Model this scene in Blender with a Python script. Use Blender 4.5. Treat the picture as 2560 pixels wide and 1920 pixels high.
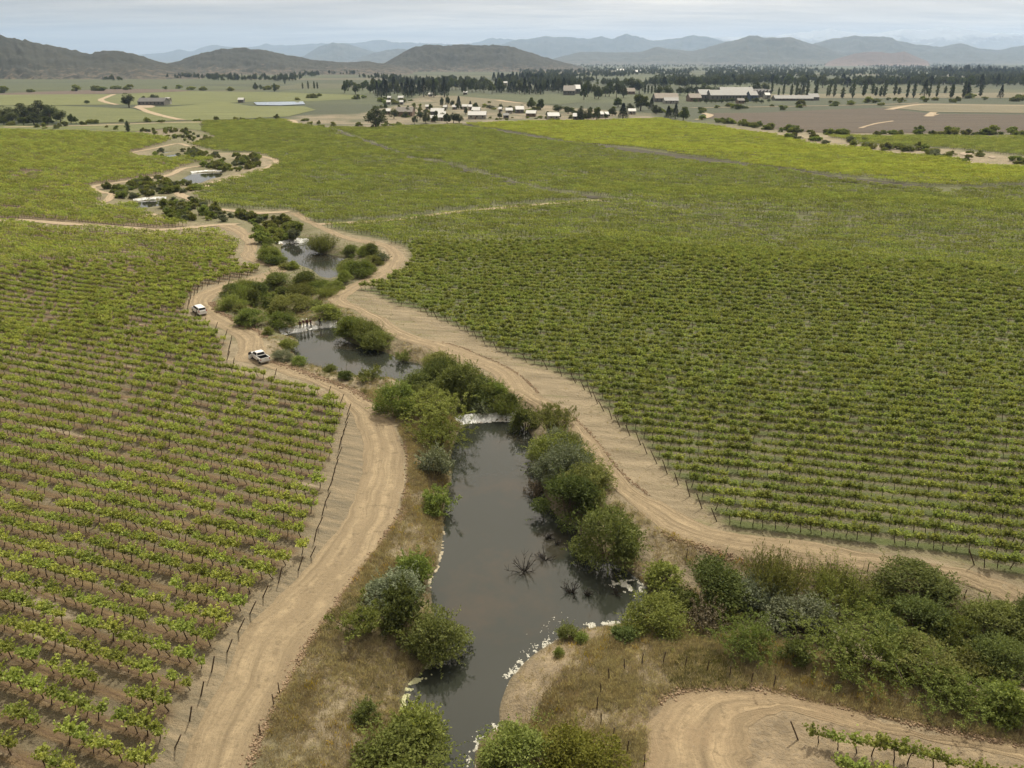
import bpy, bmesh, math, random
import numpy as np
from mathutils import Vector, Matrix
from mathutils.geometry import delaunay_2d_cdt
random.seed(7); RNG = np.random.default_rng(7)
for o in list(bpy.data.objects): bpy.data.objects.remove(o)
SC = bpy.context.scene; COL = SC.collection
R = math.radians

# ------------------------------------------------------------------ camera, sky, sun, exposure
CAM_H = 47.0; FPX = 1950.0; HZN = 150.0
PITCH = math.atan((960 - HZN) / FPX)
cam = bpy.data.objects.new('camera', bpy.data.cameras.new('camera')); COL.objects.link(cam)
cam.data.sensor_width = 36.0; cam.data.lens = 36.0 * FPX / 2560
cam.data.clip_start = 1.0; cam.data.clip_end = 200000
cam.location = (0, 0, CAM_H); cam.rotation_euler = (math.pi/2 - PITCH, 0, 0)
SC.camera = cam

SUN_EL, SUN_AZ = R(56), R(20)          # azimuth from +Y towards +X
w = bpy.data.worlds.new('World'); SC.world = w; w.use_nodes = True
nt = w.node_tree; nt.nodes.clear()
def nd(nt, typ, props=None, ins=None):
    n = nt.nodes.new(typ)
    for k, v in (props or {}).items(): setattr(n, k, v)
    for k, v in (ins or {}).items():
        s = n.inputs[k]
        if isinstance(v, bpy.types.NodeSocket): nt.links.new(v, s)
        elif isinstance(v, bpy.types.Node): nt.links.new(v.outputs[0], s)
        else: s.default_value = v
    return n
def c4(c): return (c[0], c[1], c[2], 1.0)
def mixc(nt, f, a, b, mode='MIX'):
    n = nt.nodes.new('ShaderNodeMix'); n.data_type = 'RGBA'; n.blend_type = mode
    for i, v in ((0, f), (6, a), (7, b)):
        if isinstance(v, bpy.types.NodeSocket): nt.links.new(v, n.inputs[i])
        else: n.inputs[i].default_value = c4(v) if isinstance(v, tuple) else v
    return n.outputs[2]
def noise(nt, vec, scale, detail=3.0, rough=0.55):
    return nd(nt, 'ShaderNodeTexNoise', None, {'Vector': vec, 'Scale': scale, 'Detail': detail, 'Roughness': rough}).outputs[0]
def mr(nt, v, a, b, c=0.0, d=1.0):
    return nd(nt, 'ShaderNodeMapRange', None, {0: v, 1: a, 2: b, 3: c, 4: d}).outputs[0]
def mth(nt, op, a, b=0.0):
    n = nd(nt, 'ShaderNodeMath', {'operation': op}, {0: a, 1: b})
    if op == 'MULTIPLY_ADD': n.inputs[2].default_value = 1.0
    return n.outputs[0]
def vscale(nt, v, s):
    return nd(nt, 'ShaderNodeVectorMath', {'operation': 'MULTIPLY'}, {0: v, 1: s}).outputs[0]

sky = nd(nt, 'ShaderNodeTexSky', {'sky_type': 'NISHITA', 'sun_disc': False, 'sun_elevation': SUN_EL, 'sun_rotation': SUN_AZ,
                                  'air_density': 1.3, 'dust_density': 3.0})
tc = nd(nt, 'ShaderNodeTexCoord'); sx = nd(nt, 'ShaderNodeSeparateXYZ', None, {0: tc.outputs['Generated']})
dz = mth(nt, 'ADD', mth(nt, 'MAXIMUM', sx.outputs[2], 0.0), 0.055)
cv = nd(nt, 'ShaderNodeCombineXYZ', None, {0: mth(nt, 'DIVIDE', sx.outputs[0], dz), 1: mth(nt, 'DIVIDE', sx.outputs[1], dz), 2: 0.0}).outputs[0]
n1 = noise(nt, vscale(nt, cv, (0.22, 0.34, 1)), 1.0, 7.0, 0.56)
n2 = noise(nt, vscale(nt, cv, (0.5, 1.1, 1)), 1.0, 6.0, 0.6)
cl = mixc(nt, mr(nt, n1, 0.34, 0.66), (4.1, 3.65, 3.1), (6.3, 5.55, 4.55))
cl = mixc(nt, mr(nt, n2, 0.44, 0.66, 0, 0.65), cl, (3.0, 2.75, 2.45))
cov = mr(nt, noise(nt, vscale(nt, cv, (0.3, 0.5, 1)), 1.3, 5.0, 0.6), 0.2, 0.5, 0.8, 0.97)
aur = mth(nt, 'POWER', mth(nt, 'MAXIMUM', nd(nt, 'ShaderNodeVectorMath', {'operation': 'DOT_PRODUCT'}, {0: tc.outputs['Generated'], 1: (math.sin(SUN_AZ)*math.cos(SUN_EL), math.cos(SUN_AZ)*math.cos(SUN_EL), math.sin(SUN_EL))}).outputs['Value'], 0.0), 3.0)
cl = nd(nt, 'ShaderNodeVectorMath', {'operation': 'SCALE'}, {0: cl, 'Scale': mth(nt, 'MULTIPLY_ADD', aur, 6.0)}).outputs[0]   # thin cloud is brighter around the veiled sun
skyc = mixc(nt, cov, sky.outputs[0], cl)
nd(nt, 'ShaderNodeOutputWorld', None, {0: nd(nt, 'ShaderNodeBackground', None, {0: skyc, 1: 0.105})})

sun = bpy.data.objects.new('sun', bpy.data.lights.new('sun', 'SUN')); COL.objects.link(sun)
sun.data.energy = 5.0; sun.data.angle = R(1.6); sun.data.color = (1.0, 0.93, 0.76)
sdir = Vector((math.sin(SUN_AZ) * math.cos(SUN_EL), math.cos(SUN_AZ) * math.cos(SUN_EL), math.sin(SUN_EL)))
sun.rotation_euler = sdir.to_track_quat('Z', 'Y').to_euler(); sun.location = (0, 0, 300)

SC.view_settings.view_transform = 'Standard'; SC.view_settings.look = 'None'
SC.view_settings.exposure = -0.24; SC.view_settings.gamma = 1.0; SC.view_settings.use_curve_mapping = False
SC.cycles.adaptive_threshold = 0.025; SC.cycles.max_bounces = 5; SC.cycles.diffuse_bounces = 2; SC.cycles.glossy_bounces = 2; SC.cycles.transmission_bounces = 4
SC.cycles.volume_bounces = 2; SC.cycles.use_denoising = True

# ------------------------------------------------------------------ object helpers
def tag(o, label=None, cat=None, group=None, kind=None):
    for k, v in (('label', label), ('category', cat), ('group', group), ('kind', kind)):
        if v: o[k] = v
    return o
def link(name, data, parent=None, loc=(0, 0, 0), rz=0.0, sc=1.0):
    o = bpy.data.objects.new(name, data); COL.objects.link(o)
    o.location = loc; o.rotation_euler = (0, 0, rz); o.scale = (sc, sc, sc) if not hasattr(sc, '__len__') else sc
    if parent: o.parent = parent
    return o
def mesh(name, verts, faces, mats=None, smooth=False, midx=None):
    me = bpy.data.meshes.new(name)
    me.from_pydata([tuple(map(float, v)) for v in verts], [], [tuple(map(int, f)) for f in faces])
    for m in (mats if isinstance(mats, (list, tuple)) else [mats] if mats else []): me.materials.append(m)
    if midx is not None: me.polygons.foreach_set('material_index', np.asarray(midx, dtype=np.int32))
    if smooth: me.polygons.foreach_set('use_smooth', np.ones(len(me.polygons), dtype=bool))
    me.update(); return me
class MB:                                   # collects shapes into one mesh
    def __init__(s): s.v = []; s.f = []; s.m = []; s.mi = 0
    def add(s, v, f):
        b = len(s.v); s.v += [tuple(p) for p in v]; s.f += [tuple(i + b for i in q) for q in f]; s.m += [s.mi] * len(f)
    def box(s, lo, hi, M=None):
        x0, y0, z0 = lo; x1, y1, z1 = hi
        v = [(x0,y0,z0),(x1,y0,z0),(x1,y1,z0),(x0,y1,z0),(x0,y0,z1),(x1,y0,z1),(x1,y1,z1),(x0,y1,z1)]
        if M: v = [M @ Vector(p) for p in v]
        s.add(v, [(3,2,1,0),(4,5,6,7),(0,1,5,4),(1,2,6,5),(2,3,7,6),(3,0,4,7)])
    def tube(s, pts, rad, n=6, cap=True):
        pts = [Vector(p) for p in pts]; k = len(pts)
        rad = [rad] * k if not hasattr(rad, '__len__') else rad
        v = []; f = []; a = None
        for i, p in enumerate(pts):
            d = (pts[min(i+1, k-1)] - pts[max(i-1, 0)]).normalized()
            if a is None: a = d.orthogonal().normalized()
            else: a = (a - d * a.dot(d)).normalized() if (a - d * a.dot(d)).length > 1e-5 else d.orthogonal().normalized()
            b = d.cross(a)
            for j in range(n):
                t = 2 * math.pi * j / n; v.append(p + (a * math.cos(t) + b * math.sin(t)) * rad[i])
        for i in range(k - 1):
            for j in range(n): f.append((i*n+j, i*n+(j+1) % n, (i+1)*n+(j+1) % n, (i+1)*n+j))
        if cap: f.append(tuple(reversed(range(n)))); f.append(tuple(range((k-1)*n, k*n)))
        s.add(v, f)
    def loft(s, secs, closed_ends=True):    # sections: equal-length loops
        n = len(secs[0]); v = [p for sec in secs for p in sec]; f = []
        for i in range(len(secs) - 1):
            for j in range(n): f.append((i*n+j, i*n+(j+1) % n, (i+1)*n+(j+1) % n, (i+1)*n+j))
        if closed_ends: f.append(tuple(reversed(range(n)))); f.append(tuple(range((len(secs)-1)*n, len(secs)*n)))
        s.add(v, f)
    def mesh(s, name, mats, smooth=False): return mesh(name, s.v, s.f, mats, smooth, s.m)

# ------------------------------------------------------------------ materials
def new_mat(name):
    m = bpy.data.materials.new(name); m.use_nodes = True; m.node_tree.nodes.clear(); return m, m.node_tree
def out(nt, sh, vol=None):
    o = nd(nt, 'ShaderNodeOutputMaterial')
    if sh is not None: nt.links.new(sh.outputs[0] if isinstance(sh, bpy.types.Node) else sh, o.inputs[0])
    if vol is not None: nt.links.new(vol.outputs[0], o.inputs[1])
def princ(nt, col, rough=0.8, **kw):
    ins = {'Base Color': col if isinstance(col, bpy.types.NodeSocket) else c4(col), 'Roughness': rough}
    ins.update({k.replace('_', ' '): v for k, v in kw.items()})
    return nd(nt, 'ShaderNodeBsdfPrincipled', None, ins)
def pos(nt): return nd(nt, 'ShaderNodeTexCoord').outputs['Object']
def bump(nt, h, dist, strength=1.0):
    return nd(nt, 'ShaderNodeBump', None, {'Height': h, 'Distance': dist, 'Strength': strength}).outputs[0]
def simple(name, col, rough=0.7, var=0.15, scale=3.0, metallic=0.0, spec=0.4):
    m, nt = new_mat(name)
    n = noise(nt, pos(nt), scale, 4.0)
    c = mixc(nt, mr(nt, n, 0.3, 0.7), tuple(x * (1 - var) for x in col), tuple(min(1, x * (1 + var)) for x in col))
    b = princ(nt, c, rough, Metallic=metallic); b.inputs['Specular IOR Level'].default_value = spec
    out(nt, b); return m
def leaf_mat(name, ca, cb, trans=0.35, cc=None):
    m, nt = new_mat(name)
    oi = nd(nt, 'ShaderNodeObjectInfo'); g = nd(nt, 'ShaderNodeNewGeometry')
    rnd = g.outputs['Random Per Island']
    c = mixc(nt, rnd, ca, cb)
    if cc: c = mixc(nt, mr(nt, noise(nt, nd(nt, 'ShaderNodeTexCoord').outputs['Object'], 0.7, 2.0), 0.45, 0.65), c, cc)
    k = mr(nt, oi.outputs['Random'], 0, 1, 0.74, 1.24)
    hs = nd(nt, 'ShaderNodeHueSaturation', None, {'Hue': mr(nt, mth(nt, 'FRACT', mth(nt, 'MULTIPLY', oi.outputs['Random'], 7.3)), 0, 1, 0.485, 0.512),
                                                  'Saturation': 1.0, 'Value': k, 'Color': c}).outputs[0]
    d = nd(nt, 'ShaderNodeBsdfDiffuse', None, {0: hs})
    tcol = mixc(nt, 1.0, hs, (1.0, 1.0, 0.55), 'MULTIPLY')
    t = nd(nt, 'ShaderNodeBsdfTranslucent', None, {0: tcol})
    out(nt, nd(nt, 'ShaderNodeMixShader', None, {0: trans, 1: d, 2: t})); return m

# ------------------------------------------------------------------ terrain: outlines are given as pixels of a 2560 x 1920 view and dropped onto the ground
CP, SP = math.cos(PITCH), math.sin(PITCH)
def ray(px, py):
    a = (px - 1280) / FPX; b = -(py - 960) / FPX
    return a, b * SP + CP, b * CP - SP
def flat(px, py, z=0.0):
    dx, dy, dz = ray(px, py); t = (z - CAM_H) / dz
    return np.array((dx * t, dy * t))
def flats(pl, z=0.0): return np.array([flat(x, y, z) for x, y in pl])
def sstep(a, b, x):
    t = np.clip((x - a) / (b - a), 0, 1); return t * t * (3 - 2 * t)
def inside(poly, X, Y):
    r = np.zeros(np.shape(X), bool); n = len(poly)
    for i in range(n):
        x0, y0 = poly[i]; x1, y1 = poly[(i+1) % n]
        if y0 == y1: continue
        r ^= ((y0 > Y) != (y1 > Y)) & (X < (x1 - x0) * (Y - y0) / (y1 - y0) + x0)
    return r
def segdist(pl, X, Y, closed=True):
    d = np.full(np.shape(X), 1e9); n = len(pl)
    for i in range(n if closed else n - 1):
        x0, y0 = pl[i]; x1, y1 = pl[(i+1) % n]; vx, vy = x1 - x0, y1 - y0; L = vx*vx + vy*vy + 1e-9
        t = np.clip(((X - x0) * vx + (Y - y0) * vy) / L, 0, 1)
        d = np.minimum(d, (X - x0 - t*vx)**2 + (Y - y0 - t*vy)**2)
    return np.sqrt(d)
def sdist(poly, X, Y): return np.where(inside(poly, X, Y), -1.0, 1.0) * segdist(poly, X, Y)
def smooth_line(pl, n=6, closed=False):      # Catmull-Rom
    P = np.asarray(pl, float); k = len(P); o = []
    for i in range(k if closed else k - 1):
        if closed: p0, p1, p2, p3 = P[i-1], P[i], P[(i+1) % k], P[(i+2) % k]
        else: p0, p1, p2, p3 = P[max(i-1, 0)], P[i], P[i+1], P[min(i+2, k-1)]
        for j in range(n):
            t = j / n
            o.append(0.5*((2*p1) + (-p0+p2)*t + (2*p0-5*p1+4*p2-p3)*t*t + (-p0+3*p1-3*p2+p3)*t**3))
    if not closed: o.append(P[-1])
    return np.array(o)

# ponds: (name, water level, bank slope, outline, label)
PONDS = [
 ('A', -2.1, 0.42, [(1157,1067),(1212,1056),(1284,1056),(1324,1081),(1345,1125),(1356,1175),(1362,1240),(1396,1295),(1443,1322),(1470,1380),(1550,1414),(1585,1440),(1625,1480),(1612,1525),
   (1590,1555),(1530,1564),(1470,1570),(1400,1595),(1350,1625),(1308,1660),(1273,1703),(1250,1770),(1248,1817),(1203,1845),(1186,1900),(1180,1990),(1090,1990),(1088,1920),(1076,1852),(1035,1800),(1003,1762),
   (1020,1715),(1056,1682),(1078,1650),(1095,1610),(1085,1540),(1076,1480),(1072,1454),(1094,1416),(1103,1378),(1108,1330),(1108,1288),(1115,1240),(1128,1200),(1126,1150),(1134,1110)]),
 ('B', -1.8, 0.5, [(713,838),(751,829),(790,822),(840,818),(856,845),(906,866),(970,883),(1001,900),(1052,911),(1062,935),(1039,965),(1001,955),(940,952),(894,946),(843,930),(770,911),(735,885),(733,868),(745,851)]),
 ('C', -1.7, 0.5, [(704,613),(740,609),(770,607),(790,628),(835,638),(873,645),(862,665),(851,680),(835,700),(802,692),(775,672),(729,658),(706,642)]),
 ('D', -1.2, 0.3, [(445,452),(462,442),(481,433),(520,431),(552,431),(552,443),(520,449),(495,462),(460,459)]),
 ('E', -1.2, 0.3, [(336,503),(370,501),(412,499),(410,512),(390,517),(367,523),(340,515)]),
 ('F', -1.0, 0.3, [(408,380),(434,379),(438,391),(420,396),(408,396)]),
]
DRY = [(-1.2, 0.4, [(1010,975),(1040,950),(1110,935),(1200,985),(1290,1040),(1160,1062),(1110,1040),(1060,1010)]),
       (-1.5, 0.4, [(1590,1480),(1700,1440),(1900,1460),(2150,1480),(2400,1520),(2640,1590),(2640,1700),(2480,1740),(2300,1660),(2100,1620),(1900,1600),(1700,1565),(1600,1545)]),
       (-1.0, 0.4, [(640,740),(720,715),(790,700),(830,715),(780,745),(800,800),(720,820),(640,790)]),
       (-1.0, 0.35, [(600,545),(690,548),(760,585),(700,605),(660,590)])]
CREEK = flats([(1150,1990),(1130,1700),(1250,1400),(1230,1100),(1100,960),(900,890),(760,820),(700,760),(800,680),(760,610),(700,560),(560,540),(400,510),(330,480),(480,440),(560,410),(430,385),(440,345),(500,330),(700,305)])
def base(X, Y):
    d = np.hypot(X, Y)
    m = sstep(25, 75, segdist(CREEK, X, Y, False)) * sstep(95, 200, d)
    far = 1 - sstep(620, 760, d)
    right = 1.35*np.sin((Y*1.0 + 0.22*X) * 2*np.pi/92 + 0.6) * (0.55 + 0.45*np.sin(X/61.0)) + 0.8*np.sin((0.35*X + 0.5*Y) * 2*np.pi/77)
    left = 0.9*np.sin((Y + 0.5*X) * 2*np.pi/63 + 1.0) + 0.6*np.sin((Y*0.4 - X) * 2*np.pi/58)
    near_l = 0.45*np.sin((Y*0.9 + 0.6*X) * 2*np.pi/52) * sstep(-38, -58, X) * sstep(45, 60, Y)
    damp = 1 - 0.45*sstep(330, 520, d)
    return m * far * damp * np.where(X > 0, right, right*0 + left) * sstep(0, 40, np.abs(X)) + near_l * (1 - sstep(120, 200, d))
PW = []                                     # (outline in the world, level, slope)
for nm, lv, sl, pl in PONDS: PW.append((smooth_line(flats(pl, lv), 5, True), lv, sl))
DW = [(flats(pl, lv), lv, sl) for lv, sl, pl in DRY]
def hsh(X, Y): return np.sin(X*1.7+np.sin(Y*1.3)*1.1)*np.sin(Y*2.1+np.sin(X*0.9)*1.3)
def terrain(X, Y):
    z = base(X, Y)
    for poly, lv, sl in PW + DW:
        c = poly.mean(0); rr = np.hypot(poly[:, 0]-c[0], poly[:, 1]-c[1]).max() + 25
        k = np.hypot(X-c[0], Y-c[1]) < rr
        if not k.any(): continue
        sd = sdist(poly, X[k], Y[k])
        t = lv + np.where(sd > 0, sl*sd*(1+0.22*hsh(X[k]*0.5, Y[k]*0.5)) + 0.05*np.minimum(sd, 1)*hsh(X[k]*3, Y[k]*3), np.maximum(sd*0.35, -0.9))
        a, b = z[k], t; h = np.clip(0.5 + 0.5*(b - a)/0.7, 0, 1)
        z[k] = b*(1-h) + a*h - 0.7*h*(1-h)*0.5
    return z
def axis(a, b, s, lo, hi, g):
    core = list(np.arange(a, b + 1e-6, s)); st = s; x = core[-1]; up = []
    while x < hi: st *= g; x += st; up.append(x)
    st = s; x = core[0]; dn = []
    while x > lo: st *= g; x -= st; dn.append(x)
    return np.array(dn[::-1] + core + up)
GX = axis(-62, 82, 0.62, -70000, 70000, 1.07)
GY = axis(34, 175, 0.62, -60, 70000, 1.022)
GXX, GYY = np.meshgrid(GX, GY, indexing='ij')
GZ = terrain(GXX, GYY)
def H(x, y):
    X = np.atleast_1d(np.asarray(x, float)); Y = np.atleast_1d(np.asarray(y, float))
    i = np.clip(np.searchsorted(GX, X) - 1, 0, len(GX)-2); j = np.clip(np.searchsorted(GY, Y) - 1, 0, len(GY)-2)
    u = (X - GX[i])/(GX[i+1]-GX[i]); v = (Y - GY[j])/(GY[j+1]-GY[j])
    z00, z10, z01, z11 = GZ[i, j], GZ[i+1, j], GZ[i, j+1], GZ[i+1, j+1]
    z = np.where(u >= v, z00 + u*(z10-z00) + v*(z11-z10), z00 + v*(z01-z00) + u*(z11-z01))
    return float(z[0]) if np.ndim(x) == 0 else z
def at(px, py):                              # pixel -> point of the ground
    dx, dy, dz = ray(px, py); t0 = -CAM_H / min(dz, -1e-4)
    ts = np.linspace(t0*0.75, t0*1.12, 260)
    hit = np.nonzero(CAM_H + dz*ts < H(dx*ts, dy*ts))[0]
    t = ts[hit[0]] if len(hit) else t0
    return Vector((dx*t, dy*t, H(dx*t, dy*t)))
def ats(pl): return np.array([at(x, y)[:2] for x, y in pl])
def ppm(p):                                  # pixels per metre at a point
    return FPX / (p[1]*CP + (CAM_H - p[2])*SP)
def project(X, Y, Z):
    d = Y*CP + (CAM_H - Z)*SP; u = Y*SP - (CAM_H - Z)*CP
    return 1280 + FPX*X/d, 960 - FPX*u/d
# ------------------------------------------------------------------ vineyard outlines
ROW_L, ROW_R, SPC = R(-21.0), R(-13.0), 2.4
LEFT = [(-700,556),(0,560),(160,570),(300,581),(395,587),(480,584),(550,580),(594,606),(576,638),(604,664),(654,674),(640,685),(579,702),(508,716),(480,735),(466,752),(460,782),(505,813),(552,842),(566,858),(556,902),(585,928),(645,942),
  (772,974),(812,990),(842,1016),(858,1030),(838,1107),(814,1200),(799,1252),(775,1330),(766,1378),(749,1408),(716,1430),(681,1452),(647,1478),(625,1512),(599,1543),(575,1578),(553,1621),(527,1651),(499,1695),(450,1810),(425,1850),(373,1920),(340,2000),(-700,2000)]
LEFT2 = [(-700,542),(0,548),(160,556),(300,567),(400,571),(470,566),(428,556),(383,544),(355,528),(334,516),(298,520),(237,511),(247,497),(236,483),(216,472),(226,464),(322,450),(412,434),(460,416),(525,404),(534,398),(428,397),(363,395),(318,388),(326,380),(387,365),(428,351),(403,345),(355,337),(200,330),(0,326),(-700,330)]
RIGHT = [(3250,1690),(2760,1512),(2560,1448),(2391,1396),(2124,1362),(1830,1331),(1810,1308),(1781,1281),(1753,1255),(1727,1229),(1704,1207),(1662,1165),(1636,1144),(1610,1107),(1568,1075),(1536,1044),(1500,1002),(1479,981),(1447,957),(1381,925),(1291,896),(1218,860),(1168,828),(1117,806),(1055,777),(990,762),(936,736),(896,722),
  (925,722),(966,703),(1012,681),(1029,658),(1024,632),(1008,614),(953,599),(892,589),(835,573),(786,556),(757,538),(725,525),(640,524),(550,517),(503,503),(484,489),(500,475),(535,462),(591,450),(631,434),(690,420),(704,408),(672,391),(643,383),(550,381),(485,365),(495,358),(542,349),(509,328),(505,306),(600,303),(712,301),(735,312),(799,319),(926,322),(1146,314),(1157,316),
  (1280,338),(1511,373),(1836,417),(2049,447),(2228,468),(2347,483),(2437,478),(2560,470),(2760,462),(3250,446)]
BRIGHT = [(1157,310),(1280,330),(1511,364),(1836,407),(2049,436),(2264,461),(2347,468),(2437,468),(2560,461),(2760,455),(2760,428),(2560,421),(2426,416),(2391,399),(2217,387),(2148,370),(2050,367),(1957,344),(1859,330),(1685,304),(1650,298),(1280,307)]
RIGHT3 = [(2058,342),(2300,342),(2560,345),(2760,347),(2760,400),(2560,392),(2377,373),(2168,363)]
LOWER = [(2004,1832),(2060,1842),(2267,1880),(2410,1908),(2560,1938),(2700,1965),(2700,2160),(2200,2160),(2130,2000),(2062,1900)]
FL = {k: ats(v) for k, v in dict(left=LEFT, left2=LEFT2, right=RIGHT, bright=BRIGHT, right3=RIGHT3, lower=LOWER).items()}
TRACKS = [(smooth_line(ats(pl), 4), wd) for pl, wd in (
  ([(786,562),(957,553),(1100,535),(1300,516),(1420,506),(1527,500)], 3.0),
  ([(798,314),(925,358),(1041,399),(1169,428),(1331,472),(1527,500)], 2.9),
  ([(1830,560),(1930,598),(2010,632)], 1.2), ([(1527,500),(1720,530),(1830,560)], 1.0))]

# ------------------------------------------------------------------ ground
A = np.zeros(GXX.shape + (4,), np.float32); B = np.zeros(GXX.shape + (4,), np.float32)
dist = np.hypot(GXX, GYY); nearm = dist < 1300
def zone(poly, soft=1.2):
    r = np.zeros(GXX.shape, np.float32)
    sd = sdist(poly, GXX[nearm], GYY[nearm]); r[nearm] = 1 - sstep(-soft, soft, sd); return r
A[..., 0] = np.maximum(zone(FL['left']), zone(FL['left2'], 2)); A[..., 1] = np.maximum.reduce([zone(FL['right']), zone(FL['bright'], 2), zone(FL['right3'], 2)])
l1 = ats([(1157,311),(1280,332),(1511,366),(1836,409),(2049,439),(2264,462),(2437,474),(2760,462)]); A[..., 1][nearm] = np.maximum(A[..., 1][nearm], 1 - sstep(10, 16, segdist(l1, GXX[nearm], GYY[nearm], False)))
ck = (GYY > 135) & (GYY < 700); A[..., 1][ck] = np.maximum(A[..., 1][ck], 0.65*(1 - sstep(6, 20, segdist(CREEK, GXX[ck], GYY[ck], False))))
headR = ats([(3250,1760),(2760,1545),(2400,1480),(1850,1410),(1640,1330),(1560,1270),(1440,1150),(1340,1040),(1200,930),(1000,860),(860,780),(840,740),(930,690),(990,650),(970,600),(1050,600),(1100,700),(1300,850),(1500,950),(1700,1130),(1850,1290),(2200,1340),(2760,1440),(3250,1560)])
A[..., 2] = zone(headR, 1.0)
headL = ats([(340,2000),(400,1850),(500,1660),(640,1470),(770,1360),(800,1240),(840,1090),(866,1010),(915,1050),(925,1160),(910,1240),(870,1320),(760,1450),(640,1580),(540,1750),(460,2000)])
B[..., 3] = zone(headL, 0.8)
wet = np.zeros(GXX.shape, np.float32)
for poly, lv, sl in PW:
    c = poly.mean(0); k = np.hypot(GXX-c[0], GYY-c[1]) < 60
    wet[k] = np.maximum(wet[k], 1 - sstep(0.1, 0.9, sdist(poly, GXX[k], GYY[k])))
A[..., 3] = wet
vill = ats([(700,300),(735,312),(800,318),(930,321),(1150,311),(1290,305),(1640,297),(1640,285),(1500,275),(1350,262),(1200,246),(1060,236),(1000,262),(900,285),(760,288)])
B[..., 0] = zone(vill, 8)
B[..., 1] = sstep(560, 740, dist)
bare = ats([(1560,1990),(1540,1880),(1560,1800),(1600,1752),(1690,1720),(1800,1712),(1930,1722),(2560,1880),(2700,1990)])
B[..., 2] = np.maximum(zone(bare, 1.5), 0.85*zone(ats([(1235,1840),(1252,1770),(1276,1703),(1312,1660),(1400,1598),(1500,1572),(1470,1625),(1400,1680),(1350,1760),(1310,1850)]), 1.2))
nx, ny = GXX.shape
idx = np.arange(nx*ny).reshape(nx, ny)
a, b, c, d = idx[:-1, :-1].ravel(), idx[1:, :-1].ravel(), idx[1:, 1:].ravel(), idx[:-1, 1:].ravel()
tri = np.concatenate([np.stack([a, b, c], 1), np.stack([a, c, d], 1)])
gm = bpy.data.meshes.new('ground'); gm.vertices.add(nx*ny)
gm.vertices.foreach_set('co', np.stack([GXX, GYY, GZ], -1).astype(np.float32).ravel())
gm.loops.add(tri.size); gm.polygons.add(len(tri))
gm.loops.foreach_set('vertex_index', tri.ravel().astype(np.int32))
gm.polygons.foreach_set('loop_start', np.arange(0, tri.size, 3, dtype=np.int32))
gm.polygons.foreach_set('use_smooth', np.ones(len(tri), bool))
for nm, arr in (('zone_a', A), ('zone_b', B)):
    at_ = gm.attributes.new(nm, 'FLOAT_COLOR', 'POINT'); at_.data.foreach_set('color', arr.reshape(-1))
gm.update(); gm.validate()

def row_coord(nt, P, ang):
    return mth(nt, 'DIVIDE', nd(nt, 'ShaderNodeVectorMath', {'operation': 'DOT_PRODUCT'}, {0: P, 1: (-math.sin(ang), math.cos(ang), 0)}).outputs['Value'], SPC)
def along(nt, P, ang):
    return nd(nt, 'ShaderNodeVectorMath', {'operation': 'DOT_PRODUCT'}, {0: P, 1: (math.cos(ang), math.sin(ang), 0)}).outputs['Value']
def stripe(nt, rc):                          # 1 on a row, 0 midway
    return mth(nt, 'ABSOLUTE', mth(nt, 'SUBTRACT', mth(nt, 'MULTIPLY', mth(nt, 'FRACT', rc), 2.0), 1.0))
def streaks(nt, P, ang, ac, al):             # noise drawn out along the rows
    v = nd(nt, 'ShaderNodeCombineXYZ', None, {0: mth(nt, 'MULTIPLY', row_coord(nt, P, ang), ac), 1: mth(nt, 'MULTIPLY', along(nt, P, ang), al), 2: 0.0}).outputs[0]
    return noise(nt, v, 1.0, 4.0, 0.6)
m, nt = new_mat('ground_earth'); P = pos(nt)
za = nd(nt, 'ShaderNodeAttribute', {'attribute_name': 'zone_a'}); zb = nd(nt, 'ShaderNodeAttribute', {'attribute_name': 'zone_b'})
sa = nd(nt, 'ShaderNodeSeparateColor', None, {0: za.outputs['Color']}); sb = nd(nt, 'ShaderNodeSeparateColor', None, {0: zb.outputs['Color']})
fine = noise(nt, P, 2.6, 6.0, 0.65); mid = noise(nt, P, 0.42, 5.0, 0.6); big = noise(nt, P, 0.09, 4.0, 0.55)
# dry grass
g = mixc(nt, mr(nt, mid, 0.36, 0.64), (0.165, 0.133, 0.085), (0.32, 0.265, 0.175))
g = mixc(nt, mr(nt, fine, 0.35, 0.7, 0, 0.7), g, (0.20, 0.165, 0.105))
g = mixc(nt, mr(nt, big, 0.5, 0.66, 0, 0.6), g, (0.125, 0.12, 0.052))
g = mixc(nt, mr(nt, noise(nt, P, 0.23, 5.0, 0.7), 0.56, 0.68, 0, 0.75), g, (0.225, 0.165, 0.105))
# far plain: strips of fields
pv = nd(nt, 'ShaderNodeTexVoronoi', {'feature': 'F1', 'distance': 'CHEBYCHEV'}, {'Vector': vscale(nt, P, (1/420.0, 1/260.0, 1)), 'Scale': 1.0, 'Randomness': 0.9})
ramp = nd(nt, 'ShaderNodeValToRGB', None, {0: nd(nt, 'ShaderNodeSeparateColor', None, {0: pv.outputs['Color']}).outputs[0]})
ramp.color_ramp.interpolation = 'CONSTANT'; el = ramp.color_ramp.elements
el[0].position = 0; el[0].color = (0.042, 0.052, 0.022, 1); el[1].position = 0.25; el[1].color = (0.06, 0.072, 0.027, 1)
for p_, c_ in ((0.45, (0.075, 0.077, 0.036)), (0.6, (0.042, 0.051, 0.023)), (0.78, (0.10, 0.088, 0.05)), (0.88, (0.056, 0.069, 0.025))):
    e = el.new(p_); e.color = c4(c_)
fp = mixc(nt, mr(nt, noise(nt, vscale(nt, P, (0.012, 0.03, 1)), 1.0, 6.0, 0.7), 0.42, 0.68, 0, 0.7), ramp.outputs[0], (0.036, 0.044, 0.022))
col = mixc(nt, sb.outputs[1], g, fp)
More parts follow.
